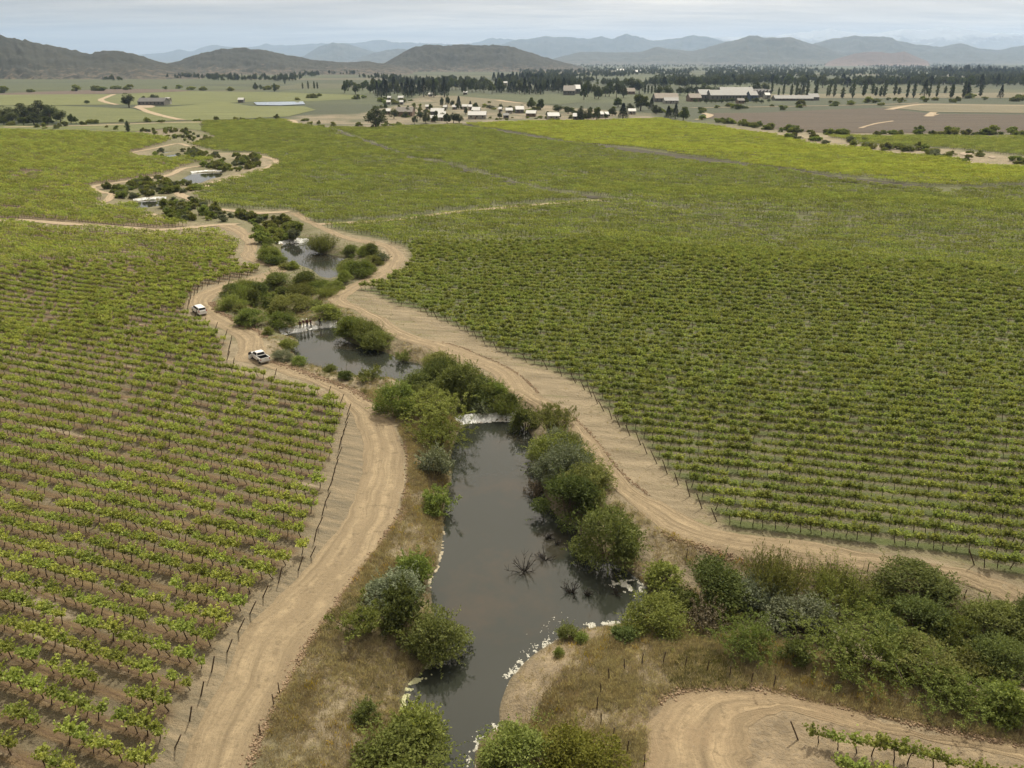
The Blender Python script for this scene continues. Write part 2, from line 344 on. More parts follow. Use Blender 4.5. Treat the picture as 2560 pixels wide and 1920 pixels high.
# left vineyard soil: worn red earth beside the rows, grey lanes
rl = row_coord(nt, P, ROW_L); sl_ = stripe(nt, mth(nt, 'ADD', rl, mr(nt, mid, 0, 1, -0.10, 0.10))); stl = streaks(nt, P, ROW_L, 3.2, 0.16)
red = mixc(nt, mr(nt, stl, 0.35, 0.7), (0.094, 0.061, 0.029), (0.176, 0.122, 0.062))
gry = mixc(nt, mr(nt, fine, 0.3, 0.7), (0.090, 0.073, 0.043), (0.160, 0.131, 0.080))
lc = mixc(nt, mr(nt, mth(nt, 'ADD', sl_, mr(nt, stl, 0, 1, -0.55, 0.55)), 0.35, 0.75), gry, red)
lc = mixc(nt, mr(nt, streaks(nt, P, ROW_L, 1.3, 0.07), 0.6, 0.68, 0, 0.75), lc, (0.30, 0.245, 0.175))
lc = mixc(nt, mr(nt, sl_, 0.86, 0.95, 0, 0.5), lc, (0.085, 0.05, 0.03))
col = mixc(nt, za.outputs['Alpha'], col, (0.10, 0.085, 0.05))
col = mixc(nt, sa.outputs[0], col, lc)
hl = mixc(nt, mr(nt, stl, 0.34, 0.66), (0.132, 0.112, 0.074), (0.25, 0.198, 0.125))
col = mixc(nt, zb.outputs['Alpha'], col, hl)
# right side headland and soil
st = streaks(nt, P, ROW_R, 1.5, 0.10)
hr = mixc(nt, mr(nt, st, 0.32, 0.68), (0.15, 0.122, 0.075), (0.295, 0.24, 0.155))
hr = mixc(nt, mr(nt, streaks(nt, P, ROW_R, 1.0, 0.16), 0.56, 0.68, 0, 0.6), hr, (0.14, 0.14, 0.055))
hr = mixc(nt, mr(nt, fine, 0.4, 0.75, 0, 0.5), hr, (0.20, 0.155, 0.10))
col = mixc(nt, sa.outputs[2], col, hr)
rr = row_coord(nt, P, ROW_R); sr = stripe(nt, rr)
rs = mixc(nt, mr(nt, fine, 0.3, 0.7), (0.088, 0.084, 0.042), (0.165, 0.145, 0.085))
rs = mixc(nt, mr(nt, mth(nt, 'ADD', sr, mr(nt, mid, 0, 1, -0.5, 0.5)), 0.22, 0.62), rs, (0.085, 0.102, 0.03))
col = mixc(nt, sa.outputs[1], col, rs)
col = mixc(nt, sb.outputs[0], col, mixc(nt, mr(nt, noise(nt, P, 0.035, 5.0), 0.4, 0.62), (0.20, 0.165, 0.11), (0.085, 0.086, 0.042)))
br = mixc(nt, mr(nt, noise(nt, P, 0.5, 6.0, 0.65), 0.38, 0.62), (0.17, 0.13, 0.08), (0.30, 0.232, 0.145))
col = mixc(nt, sb.outputs[2], col, mixc(nt, mr(nt, fine, 0.45, 0.7, 0, 0.5), br, (0.17, 0.145, 0.11)))
hh = mth(nt, 'ADD', mth(nt, 'ADD', fine, mth(nt, 'MULTIPLY', mid, 1.6)), mth(nt, 'MULTIPLY', mth(nt, 'MULTIPLY', sl_, sa.outputs[0]), 0.9))
out(nt, princ(nt, col, 0.95, Normal=bump(nt, hh, 0.28)))
gm.materials.append(m); MAT_GROUND = m
tag(link('ground', gm), kind='structure')

# ------------------------------------------------------------------ sheets draped on the ground
def sheet(name, poly, dz, mat, cell=3.0, z=None, jitter=0.0, kind='structure'):
    poly = np.asarray(poly, float)
    if jitter: poly = poly + RNG.normal(0, jitter, poly.shape)
    lo, hi = poly.min(0), poly.max(0); pts = [Vector(p) for p in poly]; n = len(pts)
    if z is None:
        gx, gy = np.meshgrid(np.arange(lo[0], hi[0], cell), np.arange(lo[1], hi[1], cell))
        gx, gy = gx.ravel(), gy.ravel(); k = sdist(poly, gx, gy) < -cell*0.4
        pts += [Vector(p) for p in zip(gx[k], gy[k])]
    vs, es, fs, *_ = delaunay_2d_cdt(pts, [(i, (i+1) % n) for i in range(n)], [list(range(n))], 1, 1e-5)
    vs = np.array([tuple(v) for v in vs]); zz = np.full(len(vs), z) if z is not None else H(vs[:, 0], vs[:, 1]) + dz
    fs = [f if (vs[f[1]][0]-vs[f[0]][0])*(vs[f[2]][1]-vs[f[0]][1]) - (vs[f[1]][1]-vs[f[0]][1])*(vs[f[2]][0]-vs[f[0]][0]) > 0 else f[::-1] for f in fs]
    return tag(link(name, mesh(name, np.c_[vs, zz], fs, mat, True)), kind=kind)

# ------------------------------------------------------------------ water
m, nt = new_mat('pond_water'); P = pos(nt)
wc = mixc(nt, mr(nt, noise(nt, P, 0.11, 5.0, 0.65), 0.5, 0.72), (0.026, 0.029, 0.023), (0.044, 0.036, 0.024))
wb = mth(nt, 'ADD', noise(nt, vscale(nt, P, (1.1, 1.6, 1)), 1.2, 3.0), mth(nt, 'MULTIPLY', noise(nt, P, 5.0, 2.0), 0.25))
wp = princ(nt, wc, 0.04, Normal=bump(nt, wb, 0.006)); wp.inputs['IOR'].default_value = 1.38; wp.inputs['Specular IOR Level'].default_value = 0.5
out(nt, wp); WATER = m
for (nm, lv, sl, pl), (poly, _, _) in zip(PONDS, PW):
    q = poly + 0  # push the sheet a little into the bank
    c = q.mean(0)
    nrm = np.roll(q, -1, 0) - np.roll(q, 1, 0); nrm = np.c_[nrm[:, 1], -nrm[:, 0]]; nrm /= np.linalg.norm(nrm, axis=1)[:, None] + 1e-9
    s = 1 if inside(q, np.array([c[0]]), np.array([c[1]]))[0] else 1
    test = q + nrm*0.3
    sgn = np.where(sdist(q, test[:, 0], test[:, 1]) > 0, 1, -1)[:, None]
    sheet('water', q + nrm*sgn*0.25, 0, WATER, z=lv)
rp = ats([(634,257),(758,255),(763,262),(700,265),(642,264)])
rw, nt = new_mat('reservoir_water'); b_ = princ(nt, (0.25, 0.26, 0.26), 0.08); b_.inputs['IOR'].default_value = 1.6; out(nt, b_)
sheet('water', rp, 0, rw, z=0.7)

# ------------------------------------------------------------------ roads
def road_mat(name, ca, cb, cc, rk=0.45):
    m, nt = new_mat(name); P = pos(nt)
    uv = nd(nt, 'ShaderNodeAttribute', {'attribute_name': 'lane'}).outputs['Vector']
    w_ = nd(nt, 'ShaderNodeVectorMath', {'operation': 'ADD'}, {0: vscale(nt, uv, (1, 1, 0)), 1: vscale(nt, nd(nt, 'ShaderNodeTexNoise', None, {'Vector': P, 'Scale': 0.07, 'Detail': 2.0}).outputs['Color'], (0.5, 0, 0))}).outputs[0]
    st = noise(nt, vscale(nt, w_, (8.0, 0.05, 1)), 1.0, 5.0, 0.62); st2 = noise(nt, vscale(nt, w_, (34.0, 0.10, 1)), 1.0, 4.0, 0.65)
    f = noise(nt, P, 2.4, 7.0, 0.7); big = noise(nt, P, 0.21, 5.0, 0.65)
    c = mixc(nt, mr(nt, st, 0.34, 0.64), ca, cb)
    c = mixc(nt, mr(nt, big, 0.44, 0.60, 0, 0.75), c, cc)
    u_ = nd(nt, 'ShaderNodeSeparateXYZ', None, {0: w_}).outputs[0]
    rut = mth(nt, 'ABSOLUTE', mth(nt, 'SUBTRACT', mth(nt, 'ABSOLUTE', mth(nt, 'SUBTRACT', u_, 0.75)), 0.2))
    c = mixc(nt, mth(nt, 'MULTIPLY', mr(nt, rut, 0.03, 0.10, 0.75, 0), mr(nt, noise(nt, P, 0.5, 4.0, 0.65), 0.38, 0.6)), c, tuple(min(1, x*1.18) for x in cb))
    c = mixc(nt, mr(nt, st2, 0.54 - 0.06*(rk > .5), 0.70, 0, rk), c, tuple(x*0.66 for x in cb))
    c = mixc(nt, mr(nt, f, 0.50, 0.66, 0, 0.6), c, tuple(x*0.60 for x in cb))
    c = mixc(nt, mr(nt, noise(nt, P, 0.75, 6.0, 0.7), 0.57, 0.66, 0, 0.55), c, tuple(x*0.72 for x in ca))
    h = mth(nt, 'ADD', mth(nt, 'MULTIPLY', st, 0.9), mth(nt, 'ADD', mth(nt, 'MULTIPLY', st2, 0.3), mth(nt, 'MULTIPLY', f, 0.7)))
    out(nt, princ(nt, c, 0.95, Normal=bump(nt, h, 0.22))); return m
ROAD = road_mat('road_earth', (0.165, 0.124, 0.073), (0.298, 0.232, 0.142), (0.22, 0.168, 0.101))
TURN = road_mat('turning_earth', (0.15, 0.112, 0.066), (0.325, 0.248, 0.15), (0.24, 0.175, 0.104), 0.85)
PALE = road_mat('track_earth', (0.27, 0.205, 0.133), (0.38, 0.30, 0.20), (0.32, 0.25, 0.163))
def road(name, Lw, Rw, mat, dz=0.035, ncr=9, ragged=0.22, step=1.0):
    Lw, Rw = smooth_line(Lw, 8), smooth_line(Rw, 8)
    def resample(p, s):
        d = np.r_[0, np.cumsum(np.linalg.norm(np.diff(p, axis=0), axis=1))]; n = max(int(d[-1]/s), 4)
        t = np.linspace(0, d[-1], n); return np.c_[np.interp(t, d, p[:, 0]), np.interp(t, d, p[:, 1])]
    Lr, Rr = resample(Lw, step), resample(Rw, step*0.25)
    ix = np.array([np.argmin(((Rr - p)**2).sum(1)) for p in Lr], float); ix[0] = 0; ix[-1] = len(Rr)-1
    ix = np.maximum.accumulate(ix); k = np.ones(9)/9; ixs = np.convolve(np.r_[[ix[0]]*4, ix, [ix[-1]]*4], k, 'valid')
    Rm = np.c_[np.interp(ixs, np.arange(len(Rr)), Rr[:, 0]), np.interp(ixs, np.arange(len(Rr)), Rr[:, 1])]
    n = len(Lr); e1 = np.convolve(RNG.normal(0, 1, n+4), np.ones(5)/5, 'valid')*2.0*ragged; e2 = np.convolve(RNG.normal(0, 1, n+4), np.ones(5)/5, 'valid')*2.0*ragged
    dirv = Rm - Lr; wid = np.linalg.norm(dirv, axis=1)[:, None] + 1e-6; dirv = dirv/wid
    Lr = Lr + dirv*e1[:, None]; Rm = Rm + dirv*e2[:, None]
    u = np.linspace(0, 1, ncr); V = Lr[:, None, :]*(1-u)[None, :, None] + Rm[:, None, :]*u[None, :, None]
    Z = H(V[..., 0].ravel(), V[..., 1].ravel()).reshape(n, ncr)
    rut = -0.03*np.exp(-((u-0.3)/0.06)**2) - 0.03*np.exp(-((u-0.7)/0.06)**2)
    edge = np.where((u == 0) | (u == 1), -0.03, 0.0)
    Z = Z + dz + (rut + 0.03 + edge)[None, :] * min(1.0, dz/0.035)
    me = mesh(name, np.c_[V.reshape(-1, 2), Z.ravel()], [(i*ncr+j, i*ncr+j+1, (i+1)*ncr+j+1, (i+1)*ncr+j) for i in range(n-1) for j in range(ncr-1)], mat, True)
    if len(me.polygons) and me.polygons[len(me.polygons)//2].normal.z < 0: me.flip_normals()
    at_ = me.attributes.new('lane', 'FLOAT_VECTOR', 'POINT'); s = np.r_[0, np.cumsum(np.linalg.norm(np.diff(Lr, axis=0), axis=1))]
    uvv = np.zeros((n, ncr, 3), np.float32); uvv[..., 0] = u[None, :]; uvv[..., 1] = s[:, None]; at_.data.foreach_set('vector', uvv.ravel())
    return tag(link(name, me), kind='structure')
def lane(name, pl, wd, mat, dz=0.06, z0=None):
    C_ = smooth_line(ats(pl), 5); t = np.gradient(C_, axis=0); t /= np.linalg.norm(t, axis=1)[:, None] + 1e-9; nn = np.c_[-t[:, 1], t[:, 0]]
    return road(name, C_ + nn*wd/2, C_ - nn*wd/2, mat, dz, 5, 0.3, max(1.0, np.hypot(*C_[0])/180))
LL = [(440,2000),(460,1920),(482,1842),(529,1751),(577,1673),(625,1582),(694,1499),(755,1443),(812,1369),(859,1304),(886,1251),(897,1212),(906,1157),(904,1103),(890,1052),(872,1024),(850,999),(811,973),(764,953),(716,938),(669,922),(628,908),(598,902),(592,889),(596,870),(588,846),(571,831),(539,815),(508,796),(482,777),(466,765),(472,750),(495,733),(533,717),(577,704),(640,689),(678,678)]
LR = [(600,2000),(616,1920),(634,1864),(673,1782),(712,1708),(746,1638),(803,1556),(868,1465),(897,1425),(944,1367),(962,1331),(987,1306),(1002,1262),(1016,1197),(1016,1150),(1005,1103),(984,1060),(958,1034),(922,1002),(886,977),(843,959),(780,937),(716,914),(675,902),(664,880),(659,845),(650,832),(621,816),(590,800),(558,785),(535,768),(530,753),(542,743),(571,728),(615,715),(663,705),(692,690)]
road('dirt_road', ats(LL), ats(LR), ROAD)
road('dirt_road', ats([(690,692),(676,680),(672,668),(640,661),(615,650),(602,638),(612,620),(606,600),(590,585),(562,573),(535,567)]), ats([(716,680),(722,670),(700,660),(655,652),(636,640),(642,622),(642,605),(627,585),(604,568),(580,559)]), ROAD, 0.05)
RL = [(725,533),(757,552),(786,566),(843,592),(883,603),(930,612),(955,619),(968,632),(968,647),(957,661),(933,680),(904,698),(868,715),(840,734),(822,747),(826,757),(849,766),(884,778),(919,800),(951,823),(985,842),(1027,861),(1067,872),(1139,899),(1194,918),(1248,955),(1277,980),(1335,1022),(1400,1070),(1432,1103),(1465,1143),(1479,1175),(1519,1215),(1555,1248),(1591,1273),(1650,1320),(1700,1345),(1771,1371),(1797,1379),(1864,1403),(1979,1419),(2113,1426),(2250,1436),(2330,1446),(2401,1466),(2468,1494),(2560,1542),(2700,1610),(3000,1770)]
RR = [(745,528),(770,545),(796,558),(848,583),(890,595),(940,604),(985,617),(1011,638),(1008,656),(989,676),(957,695),(912,714),(885,730),(866,745),(875,757),(894,763),(925,779),(970,804),(1001,824),(1033,838),(1071,850),(1110,858),(1157,871),(1197,890),(1248,911),(1302,944),(1347,987),(1385,1012),(1429,1042),(1472,1085),(1501,1118),(1530,1157),(1566,1197),(1620,1241),(1655,1258),(1713,1292),(1805,1327),(1967,1350),(2141,1379),(2315,1402),(2430,1425),(2560,1466),(2700,1515),(3000,1625)]
road('dirt_road', ats(RL), ats(RR), ROAD)
OL = [(1600,2000),(1620,1900),(1620,1820),(1650,1766),(1701,1735),(1787,1726),(1907,1731),(2027,1754),(2123,1777),(2219,1800),(2315,1823),(2410,1845),(2506,1860),(2560,1869),(2700,1895),(3000,1955)]
OR = [(1880,2000),(1850,1900),(1860,1850),(1880,1820),(1910,1800),(1940,1792),(1975,1790),(2050,1800),(2123,1812),(2200,1828),(2290,1844),(2380,1862),(2470,1885),(2560,1912),(2700,1960),(3000,2070)]
road('dirt_road', ats(OL), ats(OR), TURN, 0.022, 11, 0.4)
for pl, wd in (([(-600,540),(-100,546),(0,550),(162,559),(302,569),(395,575),(480,570),(540,563),(604,563)], 3.2),
    ([(554,402),(525,412),(460,422),(412,440),(322,453),(241,465),(232,473),(250,482),(281,484),(273,497),(248,509)], 3.0),
    ([(640,390),(675,396),(692,406),(662,422),(619,436),(582,450),(545,453),(513,467),(480,475),(448,484),(478,497),(501,512),(542,523),(600,530),(648,533),(735,530)], 3.2),
    ([(375,397),(345,392),(324,385),(345,379),(387,371),(444,359),(480,366),(538,352)], 2.8), ([(350,548),(372,536),(400,545),(420,556)], 3.0),
    ([(786,562),(957,553),(1100,535),(1300,516),(1420,506),(1527,500)], 2.6)): lane('dirt_track', pl, wd, PALE, 0.12)
for pl, wd in (([(335,268),(352,272),(370,280),(410,291),(455,301)], 7), ([(285,236),(268,243),(252,250),(268,257),(292,262),(310,262)], 7), ([(0,319),(150,316),(330,311),(500,306),(600,303),(720,301),(735,312)], 6),
    ([(712,300),(722,309)], 9), ([(1757,283),(1775,290),(1742,301)], 6), ([(2340,285),(2320,292),(2335,281)], 7), ([(2220,275),(2300,262),(2440,263),(2700,268)], 8), ([(1240,250),(1280,256),(1315,259)], 9),
    ([(1720,270),(1900,268),(2200,262),(2300,258)], 5), ([(2150,322),(2190,310),(2235,303)], 3)): lane('dirt_track', pl, wd, PALE, 0.35)
ALLEY_SHADE = road_mat('painted_alley_shade', (0.035, 0.030, 0.018), (0.058, 0.048, 0.028), (0.042, 0.04, 0.02))  # shade of the vine rows painted as a dark earth colour
lane('dirt_track', [(1157,311),(1280,333),(1511,367),(1836,410),(2049,440),(2228,462),(2330,475)], 9.0, ALLEY_SHADE, 0.2); lane('dirt_track', [(798,314),(925,358),(1041,399),(1169,428),(1331,472),(1510,498)], 4.0, ALLEY_SHADE, 0.2); lane('dirt_track', [(2437,474),(2560,465),(2740,458)], 5.0, ALLEY_SHADE, 0.2); lane('dirt_track', [(1830,560),(1930,598),(2010,632)], 2.2, ALLEY_SHADE, 0.1); lane('dirt_track', [(498,304),(512,318),(522,330)], 5.0, ALLEY_SHADE, 0.3)  # alley strips laid for their painted shade, darker than the real ground
SAND = simple('pale_sand', (0.31, 0.25, 0.18), 0.95, 0.18, 0.3)
def blob(px, py, wpx, hpx, n=14):
    return [at(px + wpx/2*math.cos(t)*random.uniform(.75, 1.1), py + hpx/2*math.sin(t)*random.uniform(.75, 1.1))[:2] for t in np.linspace(0, 2*np.pi, n, endpoint=False)]
for q in ((1962,344,22,8),(2052,366,26,7),(2218,383,28,6),(2332,377,34,7),(2414,385,36,9),(2415,407,38,12),(2480,394,20,5),(2168,368,18,4)): sheet('sand_patch', blob(*q), 0.3, SAND, 4.0)
sheet('yard', blob(362, 267, 60, 7), 0.4, SAND, 8.0)
# fields beyond the near vineyards
def field_mat(name, ca, cb, sx=0.02, sy=0.06, ang=0.0):
    m, nt = new_mat(name); P = pos(nt)
    v = nd(nt, 'ShaderNodeMapping', None, {'Vector': P, 'Rotation': (0, 0, ang), 'Scale': (sx, sy, 1)}).outputs[0]
    f = noise(nt, v, 1.0, 7.0, 0.7); f2 = noise(nt, P, 0.35, 4.0, 0.7)
    c = mixc(nt, mr(nt, f, 0.36, 0.64), ca, cb); c = mixc(nt, mr(nt, f2, 0.4, 0.7, 0, 0.5), c, tuple(x*0.6 for x in ca))
    out(nt, princ(nt, c, 0.95, Normal=bump(nt, mth(nt, 'ADD', f, f2), 0.6))); return m
PLOUGH = field_mat('ploughed_earth', (0.044, 0.031, 0.019), (0.088, 0.064, 0.040), 0.01, 0.12, R(38))
GREEN1 = field_mat('vine_field_green', (0.088, 0.102, 0.027), (0.13, 0.143, 0.042)); GREEN2 = field_mat('vine_field_dark', (0.048, 0.06, 0.022), (0.075, 0.09, 0.033))
GREEN3 = field_mat('vine_field_pale', (0.098, 0.112, 0.03), (0.142, 0.155, 0.046)); DRYF = field_mat('dry_field', (0.12, 0.105, 0.058), (0.17, 0.148, 0.088)); BROWNF = field_mat('brown_field', (0.085, 0.058, 0.042), (0.115, 0.082, 0.06))
for nm, mt, pl in (
  ('ploughed_field', PLOUGH, [(1775,284),(1900,282),(2060,275),(2200,270),(2330,285),(2560,287),(2760,290),(2760,338),(2560,332),(2300,332),(2080,333),(1960,327),(1850,312),(1770,296)]),
  ('field', DRYF, [(2200,268),(2300,259),(2560,262),(2760,264),(2760,286),(2560,283),(2340,281)]),
  ('field', GREEN1, [(-300,320),(0,313),(120,316),(330,309),(500,303),(508,328),(430,320),(330,330),(0,324),(-300,326)]),
  ('field', GREEN1, [(-300,268),(150,265),(330,272),(445,302),(330,306),(190,309),(100,300),(-300,300)]),
  ('field', GREEN3, [(345,268),(420,268),(560,255),(630,266),(760,266),(790,275),(720,292),(600,298),(465,302),(400,286)]),
  ('field', GREEN1, [(290,262),(252,252),(290,236),(480,228),(700,231),(905,238),(900,248),(760,254),(620,255),(430,264)]),
  ('field', GREEN3, [(-300,240),(200,236),(280,236),(246,250),(283,262),(150,264),(-300,266)]),
  ('field', BROWNF, [(-300,236),(0,234),(300,223),(440,224),(480,228),(285,234),(0,240),(-300,242)]),
  ('field', GREEN2, [(695,228),(780,222),(930,222),(930,238),(700,231)]),
  ('field', GREEN2, [(1140,240),(1290,236),(1480,240),(1500,250),(1400,262),(1320,258),(1240,249)]),
  ('field', DRYF, [(1065,243),(1140,240),(1240,249),(1310,259),(1300,268),(1100,262)]),
  ('field', GREEN1, [(1100,176),(1160,169),(1300,168),(1300,176)]),
  ('field', DRYF, [(1300,178),(1500,176),(1560,181),(1300,186)]), ('field', DRYF, [(1900,236),(2560,232),(2760,236),(2560,245),(1900,246)]), ('field', GREEN3, [(2430,176),(2560,174),(2700,176),(2560,190),(2440,190)]),
  ('field', GREEN2, [(-300,224),(0,222),(300,214),(600,216),(700,222),(480,226),(300,221),(0,230)])):
    sheet(nm, ats(pl), 0.22 if nm != 'field' else 0.25 + 0.03*random.random(), mt, 14.0)
# ------------------------------------------------------------------ hills and mountains: ridges with depth and spurs
def vnoise(seed):
    g = np.random.default_rng(seed); T = g.random((64, 64))
    def f(x, y):
        xi = np.floor(x).astype(int); yi = np.floor(y).astype(int); fx = x - xi; fy = y - yi
        fx = fx*fx*(3-2*fx); fy = fy*fy*(3-2*fy); a = T[xi % 64, yi % 64]; b = T[(xi+1) % 64, yi % 64]; c = T[xi % 64, (yi+1) % 64]; d = T[(xi+1) % 64, (yi+1) % 64]
        return a*(1-fx)*(1-fy) + b*fx*(1-fy) + c*(1-fx)*fy + d*fx*fy
    return f
def ridged(x, y, seed, oct=5):
    r = 0; amp = 0.5
    for k in range(oct): r = r + amp*(1 - np.abs(2*vnoise(seed+k)(x, y) - 1)); x = x*2.03 + 5.1; y = y*2.03 + 1.7; amp *= 0.52
    return r
def hill(name, D, prof, depth, mat, seed, rough=0.4, nu=220, nv=44, spur=0.35, fold=6.0):
    px = np.array([p[0] for p in prof], float); py = np.array([p[1] for p in prof], float)
    u = np.linspace(px[0], px[-1], nu); top = np.interp(u, px, py)
    k = np.ones(5)/5; top = np.convolve(np.r_[[top[0]]*2, top, [top[-1]]*2], k, 'valid')
    X0 = (u - 1280)/FPX * D * CP
    # height of the ridge above the plain so that it stands where the photograph shows it
    el = (HZN - top)/FPX*CP*CP; Hh = np.maximum(CAM_H + el*D, 2.0)
    edge = sstep(0, 0.04, (u-u[0])/(u[-1]-u[0])) * sstep(0, 0.04, (u[-1]-u)/(u[-1]-u[0])); Hh = Hh*np.where(edge < 1, np.maximum(edge, 0.02), 1)
    v = np.linspace(-1, 1, nv); V, U = np.meshgrid(v, np.arange(nu), indexing='xy'); V = V; 
    XX = np.repeat(X0[:, None], nv, 1); VV = np.repeat(v[None, :], nu, 0)
    sx = XX/depth*fold*0.5; sy = VV*fold*0.35
    rg = ridged(sx + 40, sy + 40, seed)
    shape = np.where(VV < 0, (1 + VV)**1.15, (1 - VV)**1.0)
    lump = 1 - np.abs(VV)**0.8
    Z = Hh[:, None]*np.clip(shape*(1 + spur*(rg - 0.62)*(1 - lump*0.92)*2.2), 0, 1.0)
    Z += Hh[:, None]*rough*0.06*(ridged(sx*4, sy*4, seed+9) - 0.6)*(shape > 0.02)
    wob = depth*0.22*(vnoise(seed+3)(sx*0.5+9, sy*0+3) - 0.5)
    YY = D + VV*depth + wob*(1-np.abs(VV))
    f = [(i*nv+j, (i+1)*nv+j, (i+1)*nv+j+1, i*nv+j+1) for i in range(nu-1) for j in range(nv-1)]
    return tag(link(name, mesh(name, np.stack([XX*YY/D, YY, Z - 1.5], -1).reshape(-1, 3), f, mat, True)), kind='structure')
def hill_mat(name, ca, cb, cc, sc=0.006, lo=0.46, hi=0.56, foot=None):
    m, nt = new_mat(name); P = pos(nt)
    n = noise(nt, P, sc, 8.0, 0.72); n2 = noise(nt, P, sc*6, 6.0, 0.75)
    c = mixc(nt, mr(nt, n, 0.35, 0.65), ca, cb); 
    z = nd(nt, 'ShaderNodeSeparateXYZ', None, {0: P}).outputs[2]
    fz = mr(nt, z, 0.0, foot or 45.0, 0.17, -0.04)
    c = mixc(nt, mr(nt, mth(nt, 'ADD', n2, fz), lo+0.05, hi+0.08, 0, 0.9), c, cc)
    out(nt, princ(nt, c, 1.0, Normal=bump(nt, n2, 6.0))); return m
SCRUB = hill_mat('scrub_slope', (0.014, 0.017, 0.012), (0.032, 0.033, 0.023), (0.12, 0.095, 0.068), 0.006, 0.54, 0.64)
BLUEW = hill_mat('wooded_mountain', (0.03, 0.036, 0.026), (0.055, 0.056, 0.04), (0.09, 0.08, 0.06), 0.0012)
REDH = hill_mat('bare_red_hill', (0.07, 0.05, 0.04), (0.11, 0.075, 0.06), (0.15, 0.10, 0.08), 0.003)
m, nt = new_mat('snowy_rock'); P = pos(nt); zz = nd(nt, 'ShaderNodeSeparateXYZ', None, {0: P}).outputs[2]
sn = mth(nt, 'ADD', mr(nt, zz, 400, 900, 0, 1), mr(nt, noise(nt, P, 0.0018, 8.0, 0.75), 0.3, 0.7, -0.5, 0.5))
out(nt, princ(nt, mixc(nt, mr(nt, sn, 0.35, 0.55), (0.16, 0.16, 0.16), (0.42, 0.43, 0.45)), 0.9)); SNOW = m  # snow greyed in its colour, imitating the fading of distant haze
hill('hill', 2750, [(-520,75),(-300,62),(-120,70),(0,81),(46,89),(80,98),(116,108),(160,117),(220,132),(245,127),(272,122),(300,125),(336,130),(370,142),(405,152),(440,160),(480,172),(520,182)], 560, SCRUB, 11, 2.4, 300, 60, 0.6, 9.0)
hill('hill', 3500, [(300,170),(400,163),(440,152),(475,141),(509,132),(550,123),(590,118),(648,119),(680,127),(717,136),(787,149),(868,154),(920,152),(980,160),(1040,172)], 620, SCRUB, 23, 2.4, 300, 60, 0.6, 9.0)
hill('hill', 4300, [(920,170),(960,157),(1007,131),(1035,119),(1065,112),(1110,114),(1157,112),(1227,110),(1260,114),(1296,121),(1330,131),(1366,141),(1400,152),(1435,161),(1475,170)], 700, SCRUB, 31, 2.4, 300, 60, 0.6, 9.0)
hill('mountain', 8200, [(2060,158),(2090,146),(2136,132),(2183,127),(2229,132),(2258,127),(2293,142),(2330,156)], 900, REDH, 43)
hill('mountain', 10500, [(1340,160),(1396,142),(1454,129),(1530,131),(1604,129),(1639,117),(1673,122),(1726,126),(1755,120),(1801,106),(1840,97),(1870,89),(1905,90),(1935,91),(1969,88),(2009,103),(2050,115),(2090,129),(2130,142),(2170,158)], 1900, BLUEW, 51, 1.6, 300, 60, 0.6, 8.0)
hill('mountain', 12800, [(1960,150),(2026,108),(2073,98),(2105,94),(2131,89),(2165,92),(2200,90),(2229,98),(2287,110),(2350,116),(2391,108),(2437,119),(2490,124),(2524,118),(2560,110),(2640,98),(2760,92),(2900,100)], 2200, BLUEW, 61, 1.6, 300, 60, 0.6, 8.0)
hill('mountain', 16000, [(700,158),(760,140),(800,116),(839,104),(880,110),(903,118),(940,130),(990,138),(1040,150)], 2400, BLUEW, 71, 1.6, 300, 60, 0.6, 8.0)
hill('mountain', 13500, [(860,158),(930,132),(985,122),(1010,121),(1050,130),(1100,140),(1180,152)], 1500, BLUEW, 77, 1.6, 300, 60, 0.6, 8.0)
hill('mountain', 19000, [(1180,140),(1240,118),(1280,103),(1320,98),(1367,87),(1396,93),(1436,91),(1477,95),(1500,91),(1529,95),(1563,83),(1592,87),(1627,100),(1685,93),(1720,87),(1760,93),(1807,103),(1850,116),(1920,140)], 3000, BLUEW, 81, 1.6, 300, 60, 0.6, 8.0)
hill('mountain', 25000, [(180,148),(300,142),(359,136),(428,130),(451,123),(480,130),(503,122),(538,111),(573,118),(637,116),(665,108),(723,113),(770,109),(880,107),(937,99),(984,104),(1076,110),(1134,110),(1186,109),(1227,95),(1280,96),(1320,108),(1400,130)], 3500, BLUEW, 91, 1.6, 300, 60, 0.6, 8.0)
hill('mountain', 27000, [(1500,130),(1650,108),(1800,92),(1900,90),(1974,83),(2010,77),(2026,74),(2045,78),(2061,71),(2102,81),(2148,84),(2200,80),(2264,71),(2300,76),(2350,67),(2380,74),(2408,73),(2450,82),(2495,81),(2560,86),(2700,80),(2900,95)], 3600, SNOW, 101, 1.2, 320, 50, 0.5, 9.0)

# ------------------------------------------------------------------ haze: one closed box of even air
mb = MB(); mb.box((-64000, -300, -6), (64000, 36000, 1120))
m, nt = new_mat('haze_air')
out(nt, None, nd(nt, 'ShaderNodeVolumePrincipled', None, {'Color': (0.52, 0.70, 1.0, 1), 'Density': 4.6e-5, 'Anisotropy': 0.25, 'Density Attribute': '', 'Temperature Attribute': ''}))
m.cycles.homogeneous_volume = True
tag(link('haze', mb.mesh('haze', [m])), 'pale blue haze in the air over the whole valley', 'haze', kind='stuff')
ORD = 'first second third fourth fifth sixth seventh eighth ninth tenth eleventh twelfth thirteenth fourteenth fifteenth sixteenth seventeenth eighteenth nineteenth twentieth'.split()
TENS = {2: 'twenty', 3: 'thirty', 4: 'forty', 5: 'fifty', 6: 'sixty', 7: 'seventy', 8: 'eighty', 9: 'ninety'}
def ordinal(n):                              # 1-based, in words
    if n <= 20: return ORD[n-1]
    return {20: 'twentieth', 30: 'thirtieth', 40: 'fortieth', 50: 'fiftieth', 60: 'sixtieth', 70: 'seventieth', 80: 'eightieth', 90: 'ninetieth'}[n] if n % 10 == 0 else TENS[n//10] + '-' + ORD[n % 10 - 1]
